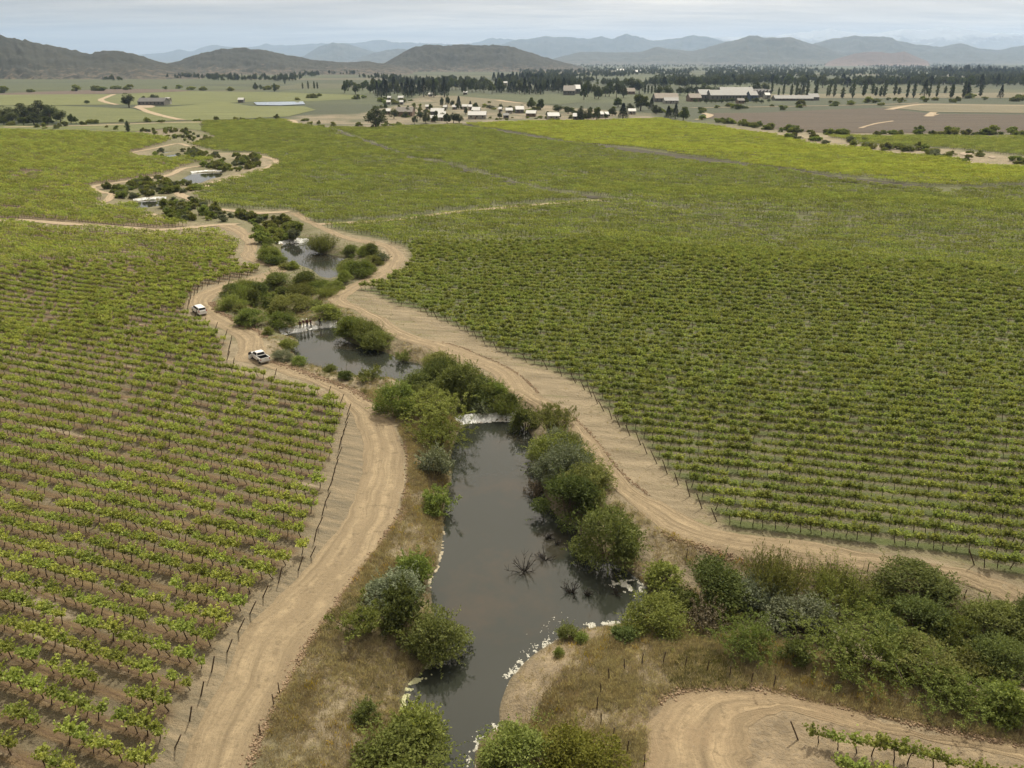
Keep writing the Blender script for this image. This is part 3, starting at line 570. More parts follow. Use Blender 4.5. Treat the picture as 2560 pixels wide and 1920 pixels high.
# ------------------------------------------------------------------ leaves
def unit(v): return v/(np.linalg.norm(v, axis=1)[:, None] + 1e-9)
def leaf_quads(c, a, L, W, rng, fold=0.25, upb=0.8):  # centres, long axes, lengths, widths
    n = len(c); a = unit(a); r = unit(rng.normal(size=(n, 3))*0.75 + np.array([0, 0, upb])); b = unit(np.cross(a, r)); k = np.cross(a, b)
    L = np.broadcast_to(L, n)[:, None]; W = np.broadcast_to(W, n)[:, None]
    v = np.stack([c - a*L*0.5, c + b*W*0.5 + k*W*fold, c + a*L*0.5 - k*L*0.08, c - b*W*0.5 + k*W*fold], 1).reshape(-1, 3)
    return v, np.arange(4*n).reshape(n, 4)
def quad_mesh(name, parts, mats):            # parts: (verts, quads) with one material each
    V = np.concatenate([p[0] for p in parts]); F = []; o = 0; M = []
    for i, (v, q) in enumerate(parts): F.append(q + o); o += len(v); M += [i]*len(q)
    F = np.concatenate(F); me = bpy.data.meshes.new(name)
    me.vertices.add(len(V)); me.vertices.foreach_set('co', V.astype(np.float32).ravel())
    me.loops.add(F.size); me.polygons.add(len(F)); me.loops.foreach_set('vertex_index', F.ravel().astype(np.int32))
    me.polygons.foreach_set('loop_start', np.arange(0, F.size, 4, dtype=np.int32)); 
    for m in mats: me.materials.append(m)
    me.polygons.foreach_set('material_index', np.array(M, np.int32)); me.update(); return me
WOOD = simple('vine_wood', (0.055, 0.035, 0.024), 0.9, 0.4, 20.0)
BARK = simple('grey_bark', (0.11, 0.085, 0.062), 0.9, 0.35, 8.0)
DEAD = simple('dead_wood', (0.035, 0.030, 0.026), 0.9, 0.3, 9.0)
POSTW = simple('weathered_post', (0.075, 0.050, 0.034), 0.9, 0.35, 12.0)
VINE_L = leaf_mat('vine_leaf_left', (0.240, 0.295, 0.076), (0.430, 0.475, 0.142), 0.5)
VINE_R = leaf_mat('vine_leaf_right', (0.200, 0.245, 0.072), (0.360, 0.402, 0.132), 0.5)
VINE_B = leaf_mat('vine_leaf_bright', (0.29, 0.34, 0.072), (0.46, 0.50, 0.13), 0.48)

def vine_leaves(rng, half=0.55, across=0.30, n=150, vig=1.0):
    ns = 18; sh = []; C = []; Ax = []
    for i in range(ns):
        x0 = rng.uniform(-half, half); p = np.array([x0, rng.normal(0, 0.07), 0.94 + rng.normal(0, .05)])
        d = np.array([rng.normal(0, 0.35), rng.normal(0, across*1.9), 1.0]); d /= np.linalg.norm(d); ln = rng.uniform(0.45, 0.98)*vig
        k = max(int(n/ns*ln/0.7), 3); t = rng.uniform(0.02, 1, k)
        bend = np.array([d[0]*0.25, d[1]*0.9, -0.35])
        C.append(p + d*(t*ln)[:, None] + bend*(t**2*ln*0.45)[:, None] + rng.normal(0, 0.075, (k, 3))); Ax.append(np.tile(d, (k, 1)) + rng.normal(0, 0.8, (k, 3)))
    C = np.concatenate(C); Ax = np.concatenate(Ax)
    return leaf_quads(C, Ax, rng.uniform(0.16, 0.26, len(C)), rng.uniform(0.15, 0.23, len(C)), rng)
def vine_trunk(rng):
    mb = MB(); l = rng.normal(0, 0.09, 2); b = rng.normal(0, 0.05, 2)
    mb.tube([(l[0]*1.6, l[1]*1.6, -0.25), (l[0]*1.2, l[1], 0.0), (l[0]*0.7+b[0], l[1]*0.7+b[1], 0.35), (b[0]*1.5, b[1], 0.66), (0, 0, 0.95)], [0.055, 0.05, 0.04, 0.038, 0.042], 5)
    return mb
def vine_cordon(rng):
    mb = MB()
    for s in (-1, 1): mb.tube([(0, 0, 0.92), (0.14*s, rng.normal(0, .02), 0.99), (0.52*s, rng.normal(0, .03), 1.0 + rng.normal(0, .02))], [0.035, 0.03, 0.017], 4)
    return mb
NV = 8; VT, VC, VFL, VFR = [], [], [], []
for i in range(NV):
    rng = np.random.default_rng(100 + i)
    VT.append(vine_trunk(rng).mesh('vine_trunk', [WOOD], True)); VC.append(vine_cordon(rng).mesh('vine_cordon', [WOOD], True))
    VFL.append(quad_mesh('vine_foliage', [vine_leaves(rng, 0.46 + 0.07*(i % 4), 0.27, 190 + 18*i, 0.76 + 0.05*i)], [VINE_L]))
    VFR.append(quad_mesh('vine_foliage', [vine_leaves(rng, 0.54 + 0.05*(i % 4), 0.26, 200 + 14*i, 0.78 + 0.045*i)], [VINE_R]))
def merged(name, meshes):
    bm = bmesh.new(); mats = []; 
    for me in meshes:
        k = len(bm.faces); bm.from_mesh(me); bm.faces.ensure_lookup_table()
        mt = me.materials[0]
        if mt not in mats: mats.append(mt)
        for f in bm.faces[k:]: f.material_index = mats.index(mt)
    r = bpy.data.meshes.new(name); bm.to_mesh(r); bm.free()
    for mt in mats: r.materials.append(mt)
    return r
def row_chunk(rng, mat, n=120, ln=4.8, across=0.3, top=1.9):
    cen = np.arange(-ln/2 + 0.6, ln/2, 1.2); vg = rng.uniform(0.65, 1.1, len(cen)); w_ = vg/vg.sum(); ix = rng.choice(len(cen), n, p=w_)
    t = cen[ix] + rng.normal(0, 0.42, n); hz = 0.85 + (top - 0.85)*rng.random(n)*np.minimum(vg[ix], 1.1)
    c = np.c_[t, rng.normal(0, across, n), hz]; a = rng.normal(0, 1, (n, 3)) + np.array([0, 0, 0.6])
    tr = MB()
    for q in np.arange(-ln/2 + 0.6, ln/2, 1.2): tr.tube([(q, 0, -0.2), (q + rng.normal(0, .1), 0, 0.95)], 0.055, 3, False)
    f = leaf_quads(c, a, rng.uniform(0.26, 0.46, n), rng.uniform(0.22, 0.38, n), rng)
    me = merged('row', [quad_mesh('tmp', [f], [mat]), tr.mesh('tmp', [WOOD])]); return me

# ------------------------------------------------------------------ scatter: one object of stuff that carries instances
def scatter(name, pts, rz, sc, pick, meshes, label, cat):
    pc = bpy.data.collections.new(name + '_kinds')
    for i, me in enumerate(meshes):
        o = bpy.data.objects.new('%s_kind_%02d' % (name, i), me); pc.objects.link(o)
    me = bpy.data.meshes.new(name); n = len(pts); me.vertices.add(n); me.vertices.foreach_set('co', np.asarray(pts, np.float32).ravel())
    for nm, tp, arr in (('rz', 'FLOAT', rz), ('sc', 'FLOAT', sc), ('pick', 'INT', pick)):
        a_ = me.attributes.new(nm, tp, 'POINT'); a_.data.foreach_set('value', np.asarray(arr, np.float32 if tp == 'FLOAT' else np.int32))
    o = link(name, me); g = bpy.data.node_groups.new(name, 'GeometryNodeTree')
    g.interface.new_socket('Geometry', in_out='INPUT', socket_type='NodeSocketGeometry'); g.interface.new_socket('Geometry', in_out='OUTPUT', socket_type='NodeSocketGeometry')
    gi = g.nodes.new('NodeGroupInput'); go = g.nodes.new('NodeGroupOutput')
    ci = g.nodes.new('GeometryNodeCollectionInfo'); ci.inputs[0].default_value = pc; ci.inputs['Separate Children'].default_value = True; ci.inputs['Reset Children'].default_value = True
    ip = g.nodes.new('GeometryNodeInstanceOnPoints'); ip.inputs['Pick Instance'].default_value = True
    def named(nm, tp):
        q = g.nodes.new('GeometryNodeInputNamedAttribute'); q.data_type = tp; q.inputs[0].default_value = nm; return q.outputs[0]
    cx = g.nodes.new('ShaderNodeCombineXYZ'); L = g.links.new
    L(named('rz', 'FLOAT'), cx.inputs[2]); L(gi.outputs[0], ip.inputs['Points']); L(ci.outputs[0], ip.inputs['Instance']); L(cx.outputs[0], ip.inputs['Rotation'])
    L(named('sc', 'FLOAT'), ip.inputs['Scale']); L(named('pick', 'INT'), ip.inputs['Instance Index']); L(ip.outputs[0], go.inputs[0])
    md = o.modifiers.new('instances', 'NODES'); md.node_group = g
    return tag(o, label, cat, kind='stuff')

# ------------------------------------------------------------------ vineyards
def rows_in(poly, ang, step, jit, tracks=True, mind=0, maxd=1e9, shrink=0.3):
    dx = np.array([math.cos(ang), math.sin(ang)]); nn = np.array([-math.sin(ang), math.cos(ang)])
    r = poly @ nn/SPC; t = poly @ dx
    rows = np.arange(math.ceil(r.min()), math.floor(r.max())+1); ts = np.arange(t.min(), t.max(), step)
    RR_, TT = np.meshgrid(rows, ts, indexing='ij'); TT = TT + (RNG.random(TT.shape)-0.5)*jit + (RNG.random(len(rows))*step)[:, None]
    X = RR_*SPC*nn[0] + TT*dx[0]; Y = RR_*SPC*nn[1] + TT*dx[1]; d = np.hypot(X, Y)
    k = (d >= mind) & (d < maxd); X, Y, rr_ = X[k], Y[k], RR_[k]
    k = inside(poly, X, Y)
    X, Y, rr_ = X[k], Y[k], rr_[k]
    if tracks:
        ok = np.ones(len(X), bool)
        for pl, wd in TRACKS: ok &= segdist(pl, X, Y, False) > wd
        X, Y, rr_ = X[ok], Y[ok], rr_[ok]
    return X, Y, rr_
NEAR = 215.0; ROW_LO = R(-16.6)
vines = []                                   # near vines: x, y, heading, block
for key, ang, blk in (('left', ROW_L, 0), ('right', ROW_R, 1), ('lower', ROW_LO, 2)):
    if blk == 2:
        poly = FL['lower']; X, Y, _ = rows_in(poly, ang, 1.25, 0.2, False)
    else: X, Y, _ = rows_in(FL[key], ang, 1.2, 0.25, True, 0, NEAR)
    px, py = project(X, Y, H(X, Y) + 1.0); k = (px > -480) & (px < 3080) & (py < 2010); X, Y = X[k], Y[k]
    gap = np.array([0.5 + 0.5*math.sin(x*0.31 + 1.7*math.sin(y*0.23)) * math.sin(y*0.37 + x*0.05) for x, y in zip(X, Y)])
    drop = RNG.random(len(X)) < (0.07 + 0.22*(gap > 0.72) if blk == 0 else 0.035); X, Y = X[~drop], Y[~drop]
    for x, y in zip(X, Y): vines.append((x, y, ang, blk))
V = np.array(vines); VZ = H(V[:, 0], V[:, 1])
px, py = project(V[:, 0], V[:, 1], VZ + 1.0); D3 = np.sqrt(V[:, 0]**2 + V[:, 1]**2 + CAM_H**2)
seen = (px > 8) & (px < 2552) & (py < 1905) & (py > 0)
order = np.argsort(np.where(seen, D3, 1e9)); single = np.zeros(len(V), bool); single[order[:300]] = True
LBL = ['leafy grapevine on a dark crooked trunk in brown soil beside the left dirt road', 'leafy grapevine in the densely planted rows above the right dirt road', 'leafy grapevine in the short rows inside the lower right road bend']
GRP = ['vines of the left block', 'vines of the right block', 'vines of the lower right block']
lab = {}
for b_ in range(3):                          # row counted from the nearest, vine counted from the road end
    ang = (ROW_L, ROW_R, ROW_LO)[b_]; nn_ = np.array([-math.sin(ang), math.cos(ang)]); dd_ = np.array([math.cos(ang), math.sin(ang)])
    ids = [i for i in np.nonzero(single)[0] if int(V[i, 3]) == b_]; rw = {i: round(float(V[i, :2] @ nn_)/SPC) for i in ids}
    rows_ = sorted(set(rw.values()))
    for ri, rv in enumerate(rows_):
        L_ = sorted([i for i in ids if rw[i] == rv], key=lambda i: float(V[i, :2] @ dd_)*(-1 if b_ == 0 else 1))
        for k_, i in enumerate(L_):
            lab[i] = ('%s grapevine from the left dirt road in the %s row from the bottom', '%s grapevine from the left in the %s row above the right road', '%s grapevine from the left in the %s row from below, lower right corner')[b_] % (ordinal(k_+1), ordinal(ri+1))
for i in np.nonzero(single)[0]:
    x, y, ang, blk = V[i]; blk = int(blk); k = random.randrange(NV); s = random.uniform(0.95, 1.15)*(1.0 if blk else random.choice((1.08, 1.05, 0.98, 0.84)))
    flip = math.pi if random.random() < .5 else 0
    r = tag(link('grapevine', None, None, (x, y, VZ[i]), ang + flip + random.uniform(-.12, .12), s), lab[i], 'grapevine', GRP[blk]); r.empty_display_size = 0.3
    t_ = link('trunk', VT[k], r); link('cordon', VC[k], t_); link('foliage', (VFL if blk == 0 else VFR)[random.randrange(NV)], r)
full = [merged('vine', [VT[k], VC[k], VFL[k]]) for k in range(NV)] + [merged('vine', [VT[k], VC[k], VFR[k]]) for k in range(NV)]
for blk, nm, lb in ((0, 'vines', 'rows of grapevines across the left vineyard block beyond the nearest vines'), (1, 'vines', 'dense rows of grapevines covering the near part of the right vineyard')):
    k = (~single) & ((V[:, 3] == blk) | ((blk == 1) & (V[:, 3] == 2))); n = int(k.sum())
    scatter(nm, np.c_[V[k, 0], V[k, 1], VZ[k]], V[k, 2] + np.where(RNG.random(n) < .5, 0, np.pi) + RNG.normal(0, .06, n), RNG.uniform(0.86, 1.12, n)*(0.84 + 0.3*vnoise(15)(V[k, 0]*.09 + 40, V[k, 1]*.09 + 40)),
            RNG.integers(0, NV, n), full[:NV] if blk == 0 else full[NV:], lb, 'vines')
def far_rows(key, ang, mat, label, mind, seed, step=4.8, across=0.22, n=140, top=1.9):
    rng = np.random.default_rng(seed); X, Y, _ = rows_in(FL[key], ang, step, 0.3, True, mind)
    px, py = project(X, Y, H(X, Y)); k = (px > -480) & (px < 3080) & (rng.random(len(X)) > .05); X, Y = X[k], Y[k]; m_ = len(X)
    scatter('vines', np.c_[X, Y, H(X, Y)], ang + np.where(rng.random(m_) < .5, 0, np.pi), rng.uniform(0.70, 1.18, m_), rng.integers(0, 5, m_), [row_chunk(rng, mat, n, step, across, top) for _ in range(5)], label, 'vines')
far_rows('left', ROW_L, VINE_L, 'far rows of grapevines at the upper end of the left block', NEAR, 1)
far_rows('left2', ROW_L, VINE_L, 'vine rows of the block beyond the pale track at upper left', 0, 2)
far_rows('right', ROW_R, VINE_R, 'vine rows rolling over the far part of the right vineyard', NEAR, 3)
far_rows('bright', ROW_R, VINE_B, 'bright yellow green vine block beyond the dark alley', 0, 4, 4.8, 0.34, 160, 2.0)
far_rows('right3', ROW_R, VINE_R, 'strip of vine rows between two bush lines at far right', 0, 5, 4.8, 0.4, 130)

# ------------------------------------------------------------------ shrubs
G1 = leaf_mat('leaf_fresh_green', (0.140, 0.180, 0.050), (0.258, 0.300, 0.095), 0.4)
G2 = leaf_mat('leaf_dark_green', (0.090, 0.118, 0.042), (0.182, 0.215, 0.080), 0.36)
G3 = leaf_mat('leaf_grey_green', (0.125, 0.148, 0.085), (0.225, 0.245, 0.165), 0.25)
G4 = leaf_mat('leaf_olive', (0.140, 0.160, 0.052), (0.248, 0.262, 0.100), 0.38)
G5 = leaf_mat('leaf_yellow_green', (0.14, 0.155, 0.030), (0.22, 0.22, 0.055), 0.35)
G6 = leaf_mat('leaf_dry_twig', (0.085, 0.070, 0.048), (0.15, 0.125, 0.085), 0.1)
def crown_points(rng, n, ncl, rx, ry, rz, z0, cl=0.34, shell=0.55):
    th = rng.uniform(0, 2*np.pi, ncl); cz = rng.uniform(-0.25, 1.0, ncl); rad = np.sqrt(np.maximum(1 - np.clip(cz, 0, 1)**2, 0))*rng.uniform(shell, 1.0, ncl)
    cs = np.c_[rad*np.cos(th)*rx*0.8, rad*np.sin(th)*ry*0.8, z0 + (0.28 + 0.55*cz)*rz]
    w_ = rng.uniform(0.55, 1.5, ncl); idx = rng.choice(ncl, n, p=w_/w_.sum())
    d = unit(rng.normal(size=(n, 3))); rr_ = rng.uniform(0.15, 1, n)**0.45
    sz = cl*np.array([rx, ry, rz*0.62])*rng.uniform(0.7, 1.25, (ncl, 1))[idx]
    c = cs[idx] + d*rr_[:, None]*sz; c[:, 2] = np.maximum(c[:, 2], z0*0.4 + 0.08)
    return c, d, cs
def shrub_meshes(kind, seed, r, h, n):
    rng = np.random.default_rng(seed)
    st = MB()
    if r > 3.3:                              # far kind: fewer, larger sprays in separate clumps
        c, d, cs = crown_points(rng, n, 15, r, r*rng.uniform(.75, 1.1), h*rng.uniform(.8, 1.15), 0.05, 0.30, 0.3)
        lv = leaf_quads(c, d + rng.normal(0, .8, c.shape) + np.array([0, 0, .4]), rng.uniform(.4, .95, n), rng.uniform(.25, .6, n), rng)
        for p in cs[:6]: st.tube([(p[0]*.1, p[1]*.1, -.2), (p[0]*.5, p[1]*.5, p[2]*.6), p], [.1, .06, .02], 4, False)
        return lv, st
    if kind == 'reed':                       # many upright wands
        k = n//22; V_, A_ = [], []; 
        b = np.c_[rng.normal(0, r*0.30, k), rng.normal(0, r*0.30, k), np.zeros(k)]; lean = b*0.55/max(r, .1) + rng.normal(0, .12, (k, 3)); lean[:, 2] = 1; lean = unit(lean); ln = h*rng.uniform(0.55, 1.05, k)
        t = rng.uniform(0.15, 1, (k, 22)); c = b[:, None, :] + lean[:, None, :]*(t*ln[:, None])[..., None]*1.0 + rng.normal(0, 0.10, (k, 22, 3)); c = c.reshape(-1, 3)
        a = np.repeat(lean, 22, 0) + rng.normal(0, .45, (k*22, 3)); lv = leaf_quads(c, a, rng.uniform(0.20, 0.42, len(c)), rng.uniform(0.05, 0.09, len(c)), rng)
        for i in range(0, k, 4): st.tube([b[i], b[i] + lean[i]*ln[i]*0.55, b[i] + lean[i]*ln[i]], [0.03, 0.02, 0.008], 3, False)
    elif kind == 'feather':                  # arching sprays with leaflets
        k = n//40; V_ = []; th = rng.uniform(0, 2*np.pi, k); e = rng.uniform(0.15, 1.35, k)
        o = np.c_[rng.normal(0, r*0.42, k), rng.normal(0, r*0.42, k), rng.uniform(0.2, 0.62, k)*h]; d = np.c_[np.cos(th)*np.cos(e), np.sin(th)*np.cos(e), np.sin(e)*0.9]; ln = r*rng.uniform(0.4, 0.85, k)
        t = rng.uniform(0.1, 1, (k, 40)); c = o[:, None, :] + d[:, None, :]*(t*ln[:, None])[..., None]; c[..., 2] -= 0.35*(t**2)*ln[:, None]; c = (c + rng.normal(0, 0.09, c.shape)).reshape(-1, 3); c[:, 2] = np.maximum(c[:, 2], 0.1)
        a = np.repeat(d, 40, 0) + rng.normal(0, .7, (k*40, 3)); lv = leaf_quads(c, a, rng.uniform(0.14, 0.30, len(c)), rng.uniform(0.06, 0.11, len(c)), rng)
        for i in range(0, k, 6): st.tube([(o[i][0]*.3, o[i][1]*.3, -.1), o[i], o[i] + d[i]*ln[i]*.6], [0.05, 0.03, 0.012], 3, False)
    else:
        c, d, cs = crown_points(rng, n, 26, r, r*rng.uniform(.85, 1.1), h, 0.1, 0.36)
        a = d + rng.normal(0, .8, c.shape) + np.array([0, 0, .35]); s = 1.0 if kind != 'grey' else 0.9
        lv = leaf_quads(c, a, rng.uniform(0.16, 0.32, n)*s, rng.uniform(0.09, 0.17, n)*s, rng)
        w = rng.integers(0, len(cs), 60); top = cs[w] + unit(rng.normal(size=(60, 3)))*np.array([r*.42, r*.42, h*.3]); m_ = 60*14   # loose shoots that break the outline
        sc_ = np.repeat(top, 14, 0) + np.tile(np.linspace(0, 1, 14), 60)[:, None]*np.repeat(unit(top - np.array([0, 0, h*.25]) + rng.normal(0, .25, (60, 3)))*np.r_[[0.75*r/2.5]*3], 14, 0) + rng.normal(0, .05, (m_, 3))
        sc_[:, 2] = np.maximum(sc_[:, 2], 0.15); e = leaf_quads(sc_, rng.normal(size=(m_, 3)), rng.uniform(0.14, 0.26, m_), rng.uniform(0.07, 0.12, m_), rng)
        lv = (np.concatenate([lv[0], e[0]]), np.concatenate([lv[1], e[1] + len(lv[0])]))
        for i in range(9):
            p = cs[rng.integers(len(cs))]; st.tube([(p[0]*.12, p[1]*.12, -0.15), (p[0]*.5, p[1]*.5, p[2]*.55), p], [0.07, 0.045, 0.015], 4, False)
    return lv, st
KINDS = {'fresh': ('round', G1), 'dark': ('round', G2), 'grey': ('grey', G3), 'olive': ('round', G4), 'yellow': ('round', G5), 'feather': ('feather', G1), 'broom': ('reed', G4), 'reed': ('reed', G1), 'dry': ('round', G6), 'willow': ('feather', G4)}
SHR = {}
for i, (kn, (shp, mt)) in enumerate(KINDS.items()):
    for size, r, h, n in (('S', 1.7, 2.2, 2200), ('L', 3.2, 4.1, 7500), ('F', 3.4, 4.0, 800)):
        L_ = []
        for v in range(2 if size != 'F' else 4):
            lv, st = shrub_meshes(shp, 300 + i*10 + v + {'S': 0, 'L': 5, 'F': 400}[size], r, h, n if kn != 'dry' else n//4)
            L_.append((quad_mesh('shrub_foliage', [lv], [mt]), st.mesh('shrub_stems', [BARK])))
        SHR[kn, size] = (L_, r, h)
WORDS = {'fresh': 'fresh green', 'dark': 'dark green', 'grey': 'silvery grey green', 'olive': 'olive green', 'yellow': 'yellow green', 'feather': 'feathery green', 'broom': 'upright dark broom-like', 'reed': 'bright green reedy', 'dry': 'dry leafless brown', 'willow': 'loose willowy'}
def shrub(kn, px, base, wpx, top, label, group=None, name='shrub'):
    p = at(px, base - (base - top)*0.10); q = ppm(p); wd = wpx/q; ht = max((base - top)/q*0.92, wd*0.45)
    size = 'F' if p.y > 215 else 'L' if wd > 4.2 else 'S'; L_, r, h = SHR[kn, size]; fo, st = random.choice(L_)
    s = (wd/(2*r*0.86), wd/(2*r*0.86), min(max(ht/(h*0.92), wd/(2*r)*0.62), wd/(2*r)*1.6))
    s = (s[0], s[1], s[2]*.88)
    if p.y > 112: s = (s[0]*.92, s[1]*.92, s[2]*.80)
    o = tag(link(name, None, None, (p.x, p.y, p.z - 0.12), random.uniform(0, 6.28), s), label, 'shrub', group)
    link('foliage', fo, o); link('stems', st, o); return o
PA = 'nearest pond'
SHRUBS = [
 ('fresh',1013,1940,250,1848,'fresh green shrub at the bottom edge on the left bank of the nearest pond'), ('fresh',1044,1868,126,1750,'round bright green shrub overhanging the left bank just above the bottom edge'),
 ('dry',1000,1872,60,1815,'small dry brown shrub beside the round bright green one'), ('dark',917,1815,66,1735,'small isolated dark round shrub on the dry grass bank left of the pond'),
 ('fresh',1035,1462,84,1350,'fresh green shrub at the top of the left bank clump by the pale waterline'), ('grey',990,1525,170,1425,'silvery shrub in the middle of the left bank clump'), ('feather',915,1582,116,1488,'feathery shrub on the outer left side of the left bank clump'),
 ('dark',1000,1572,112,1455,'dark green shrub in the heart of the left bank clump'), ('olive',1092,1642,156,1508,'large olive shrub leaning over the water from the left bank clump'),
 ('feather',1101,1290,80,1184,'feathery shrub over the water on the left bank, alone below the grey one'), ('fresh',1082,1292,44,1240,'small fresh green shrub at the foot of the feathery left bank shrub'), ('grey',1090,1195,78,1108,'grey green shrub halfway up the left bank of the nearest pond'),
 ('feather',1096,1122,124,1026,'broad feathery shrub beside the left end of the nearest white weir'), ('fresh',991,1040,98,946,'fresh green shrub beside the left road bend above the nearest pond'), ('feather',1075,1052,150,968,'pale feathery shrub between the left road and the nearest weir'),
 ('willow',1063,1002,80,944,'loose light shrub with long sprays behind the pale feathery one'), ('dark',1100,975,104,872,'tall dark shrub at the lower end of the second pond'), ('dark',1156,1028,124,904,'large dark rounded shrub beside the right road above the nearest weir'),
 ('fresh',1237,1006,60,950,'small fresh green shrub on the edge of the right road above the weir'), ('grey',1206,1040,58,999,'low grey shrub directly behind the nearest white weir'), ('reed',1264,1037,76,988,'bright reedy growth behind the right end of the nearest weir'), ('dark',1313,1084,64,1008,'dark shrub at the right end of the nearest weir'),
 ('willow',1380,1092,98,976,'tall pale willow-like shrub standing between the nearest pond and the right road'), ('grey',1392,1135,84,1068,'grey green shrub under the tall willow-like one'), ('grey',1412,1220,138,1100,'large silvery shrub on the right bank of the nearest pond'),
 ('dark',1418,1308,146,1180,'large dark shrub spreading over the water on the right bank'), ('dark',1515,1408,160,1250,'big round dark shrub on the right bank with deep shade on the water'), ('dry',1335,1246,46,1200,'bare brown twig shrub standing in the water by the right bank'),
 ('willow',1006,912,46,840,'narrow upright willow shrub at the right shore of the second pond'), ('olive',941,878,80,812,'olive shrub leaning over the right shore of the second pond'), ('fresh',880,847,84,774,'fresh green shrub on the right shore near the standing people'), ('fresh',812,796,92,758,'wide low green shrub behind the people on the second weir'),
 ('fresh',706,820,72,766,'bright green shrub beside the left end of the second weir'), ('fresh',672,840,28,804,'slim shrub beside the road bend left of the second weir'), ('fresh',578,775,72,728,'shrub nearest the upper left road bend'), ('fresh',632,815,92,760,'long green shrub beside the fence of the left road'), ('dark',640,768,54,712,'dark shrub at the top of the thicket inside the road bend'),
 ('olive',722,784,104,722,'olive shrub in the thicket upstream of the second pond'), ('dark',700,728,96,672,'dark shrub mass at the left of the thicket below the third pond'), ('dark',766,726,82,670,'dark shrub touching the lower shore of the third pond'), ('yellow',762,732,60,695,'yellow green shrub in front of the dark thicket below the third pond'), ('fresh',800,733,44,700,'fresh green shrub right of the yellow green one'),
 ('dark',681,665,40,635,'dark round shrub on the left shore of the third pond'), ('fresh',733,676,32,648,'small round green shrub at the lower left shore of the third pond'), ('fresh',864,712,54,668,'fresh green shrub at the lower right shore of the third pond'), ('fresh',897,694,80,636,'broad green shrub inside the right road loop'),
 ('dark',928,643,48,600,'dark upright shrub at the top of the right road loop'), ('dark',881,642,60,606,'dark shrub on the upper right shore of the third pond'), ('broom',805,634,90,576,'tall olive shrub reflected in the middle of the third pond'), ('grey',955,657,38,625,'grey shrub tucked inside the curve of the right road loop'),
 ('fresh',674,657,62,607,'green shrub left of the third weir'), ('fresh',650,612,60,572,'green shrub above the third weir on the left'), ('olive',700,606,60,566,'olive shrub directly above the third weir'), ('grey',735,604,44,566,'grey dark shrub right above the third weir'),
 ('fresh',720,873,50,842,'bright green shrub on the left shore of the second pond'), ('grey',708,902,62,868,'grey shrub beside the white pickup'), ('fresh',750,914,40,884,'low green shrub on the shore right of the pickup'), ('fresh',825,934,36,906,'small round shrub on the lower shore of the second pond'), ('dark',864,950,42,920,'small dark shrub next to the small round one on the lower shore'), ('willow',925,960,62,894,'sparse feathery sapling at the lower shore of the second pond'),
 ('fresh',1644,1582,150,1482,'round bright shrub at the corner of the pond by the white foam'), ('fresh',1660,1472,90,1404,'light green shrub at the foot of the eroded bank under the right road'), ('dark',1775,1522,186,1394,'dark broad shrub in the gully below the right road'), ('broom',1936,1502,156,1370,'tall twiggy upright dark shrub below the right road'),
 ('grey',1890,1515,150,1440,'grey leaved shrub under the twiggy upright one'), ('dry',1763,1592,96,1500,'brownish half dry shrub at the left side of the gully'), ('olive',1795,1562,86,1478,'olive shrub beside the brownish half dry one'), ('feather',1870,1640,136,1528,'bright feathery shrub at the near edge of the gully'),
 ('grey',2000,1598,196,1484,'wide silvery shrub in the centre of the gully'), ('reed',2100,1497,176,1430,'bright green broom thicket along the right road'), ('dark',2270,1492,186,1408,'dark mounded shrub beside the curve of the right road'), ('feather',2145,1678,236,1534,'largest feathery olive shrub at the near edge of the gully'),
 ('feather',2175,1552,130,1474,'feathery shrub behind the largest one'), ('dark',2285,1592,146,1484,'dark shrub in the right part of the gully'), ('feather',2380,1612,126,1504,'feathery shrub near the right edge below the road'), ('olive',2485,1602,156,1498,'olive shrub at the right picture edge below the road'),
 ('olive',2300,1692,176,1598,'olive shrub at the near side of the gully, right part'), ('feather',2377,1762,176,1654,'feathery shrub closest to the lower right track'), ('dark',2500,1692,140,1578,'dark shrub at the right picture edge in the gully'), ('fresh',2510,1802,120,1694,'fresh green shrub at the right edge above the lower track'),
 ('fresh',1302,1940,210,1812,'bright green shrub cut by the bottom edge on the right bank'), ('yellow',1450,1950,200,1818,'yellow green shrub cut by the bottom edge on the mound'), ('olive',1420,1602,46,1550,'small olive bush on the point of the right bank'), ('fresh',1454,1606,34,1576,'tiny green bush beside the olive one on the point'), ('fresh',1397,1642,26,1614,'tiny bush on the eroded red bank'),
 ('dark',1560,1598,60,1560,'low dark bush beside the foam at the pond corner'), ('dark',1985,1660,70,1590,'dark bush in the shade at the near gully edge'), ('dark',2040,1560,120,1500,'dark shrub behind the wide silvery one'), ('olive',2440,1700,120,1620,'olive shrub between the feathery and dark ones at the right'), ('dark',2225,1630,110,1560,'dark shrub between the two big feathery ones'), ('olive',1700,1530,90,1470,'olive shrub behind the round bright corner shrub'), ('dark',2560,1570,120,1490,'dark shrub cut by the right picture edge'), ('olive',2560,1660,130,1590,'olive shrub cut by the right picture edge'), ('dark',2450,1660,110,1590,'dark shrub filling the gully near the right edge')]
for s in SHRUBS: shrub(*s)
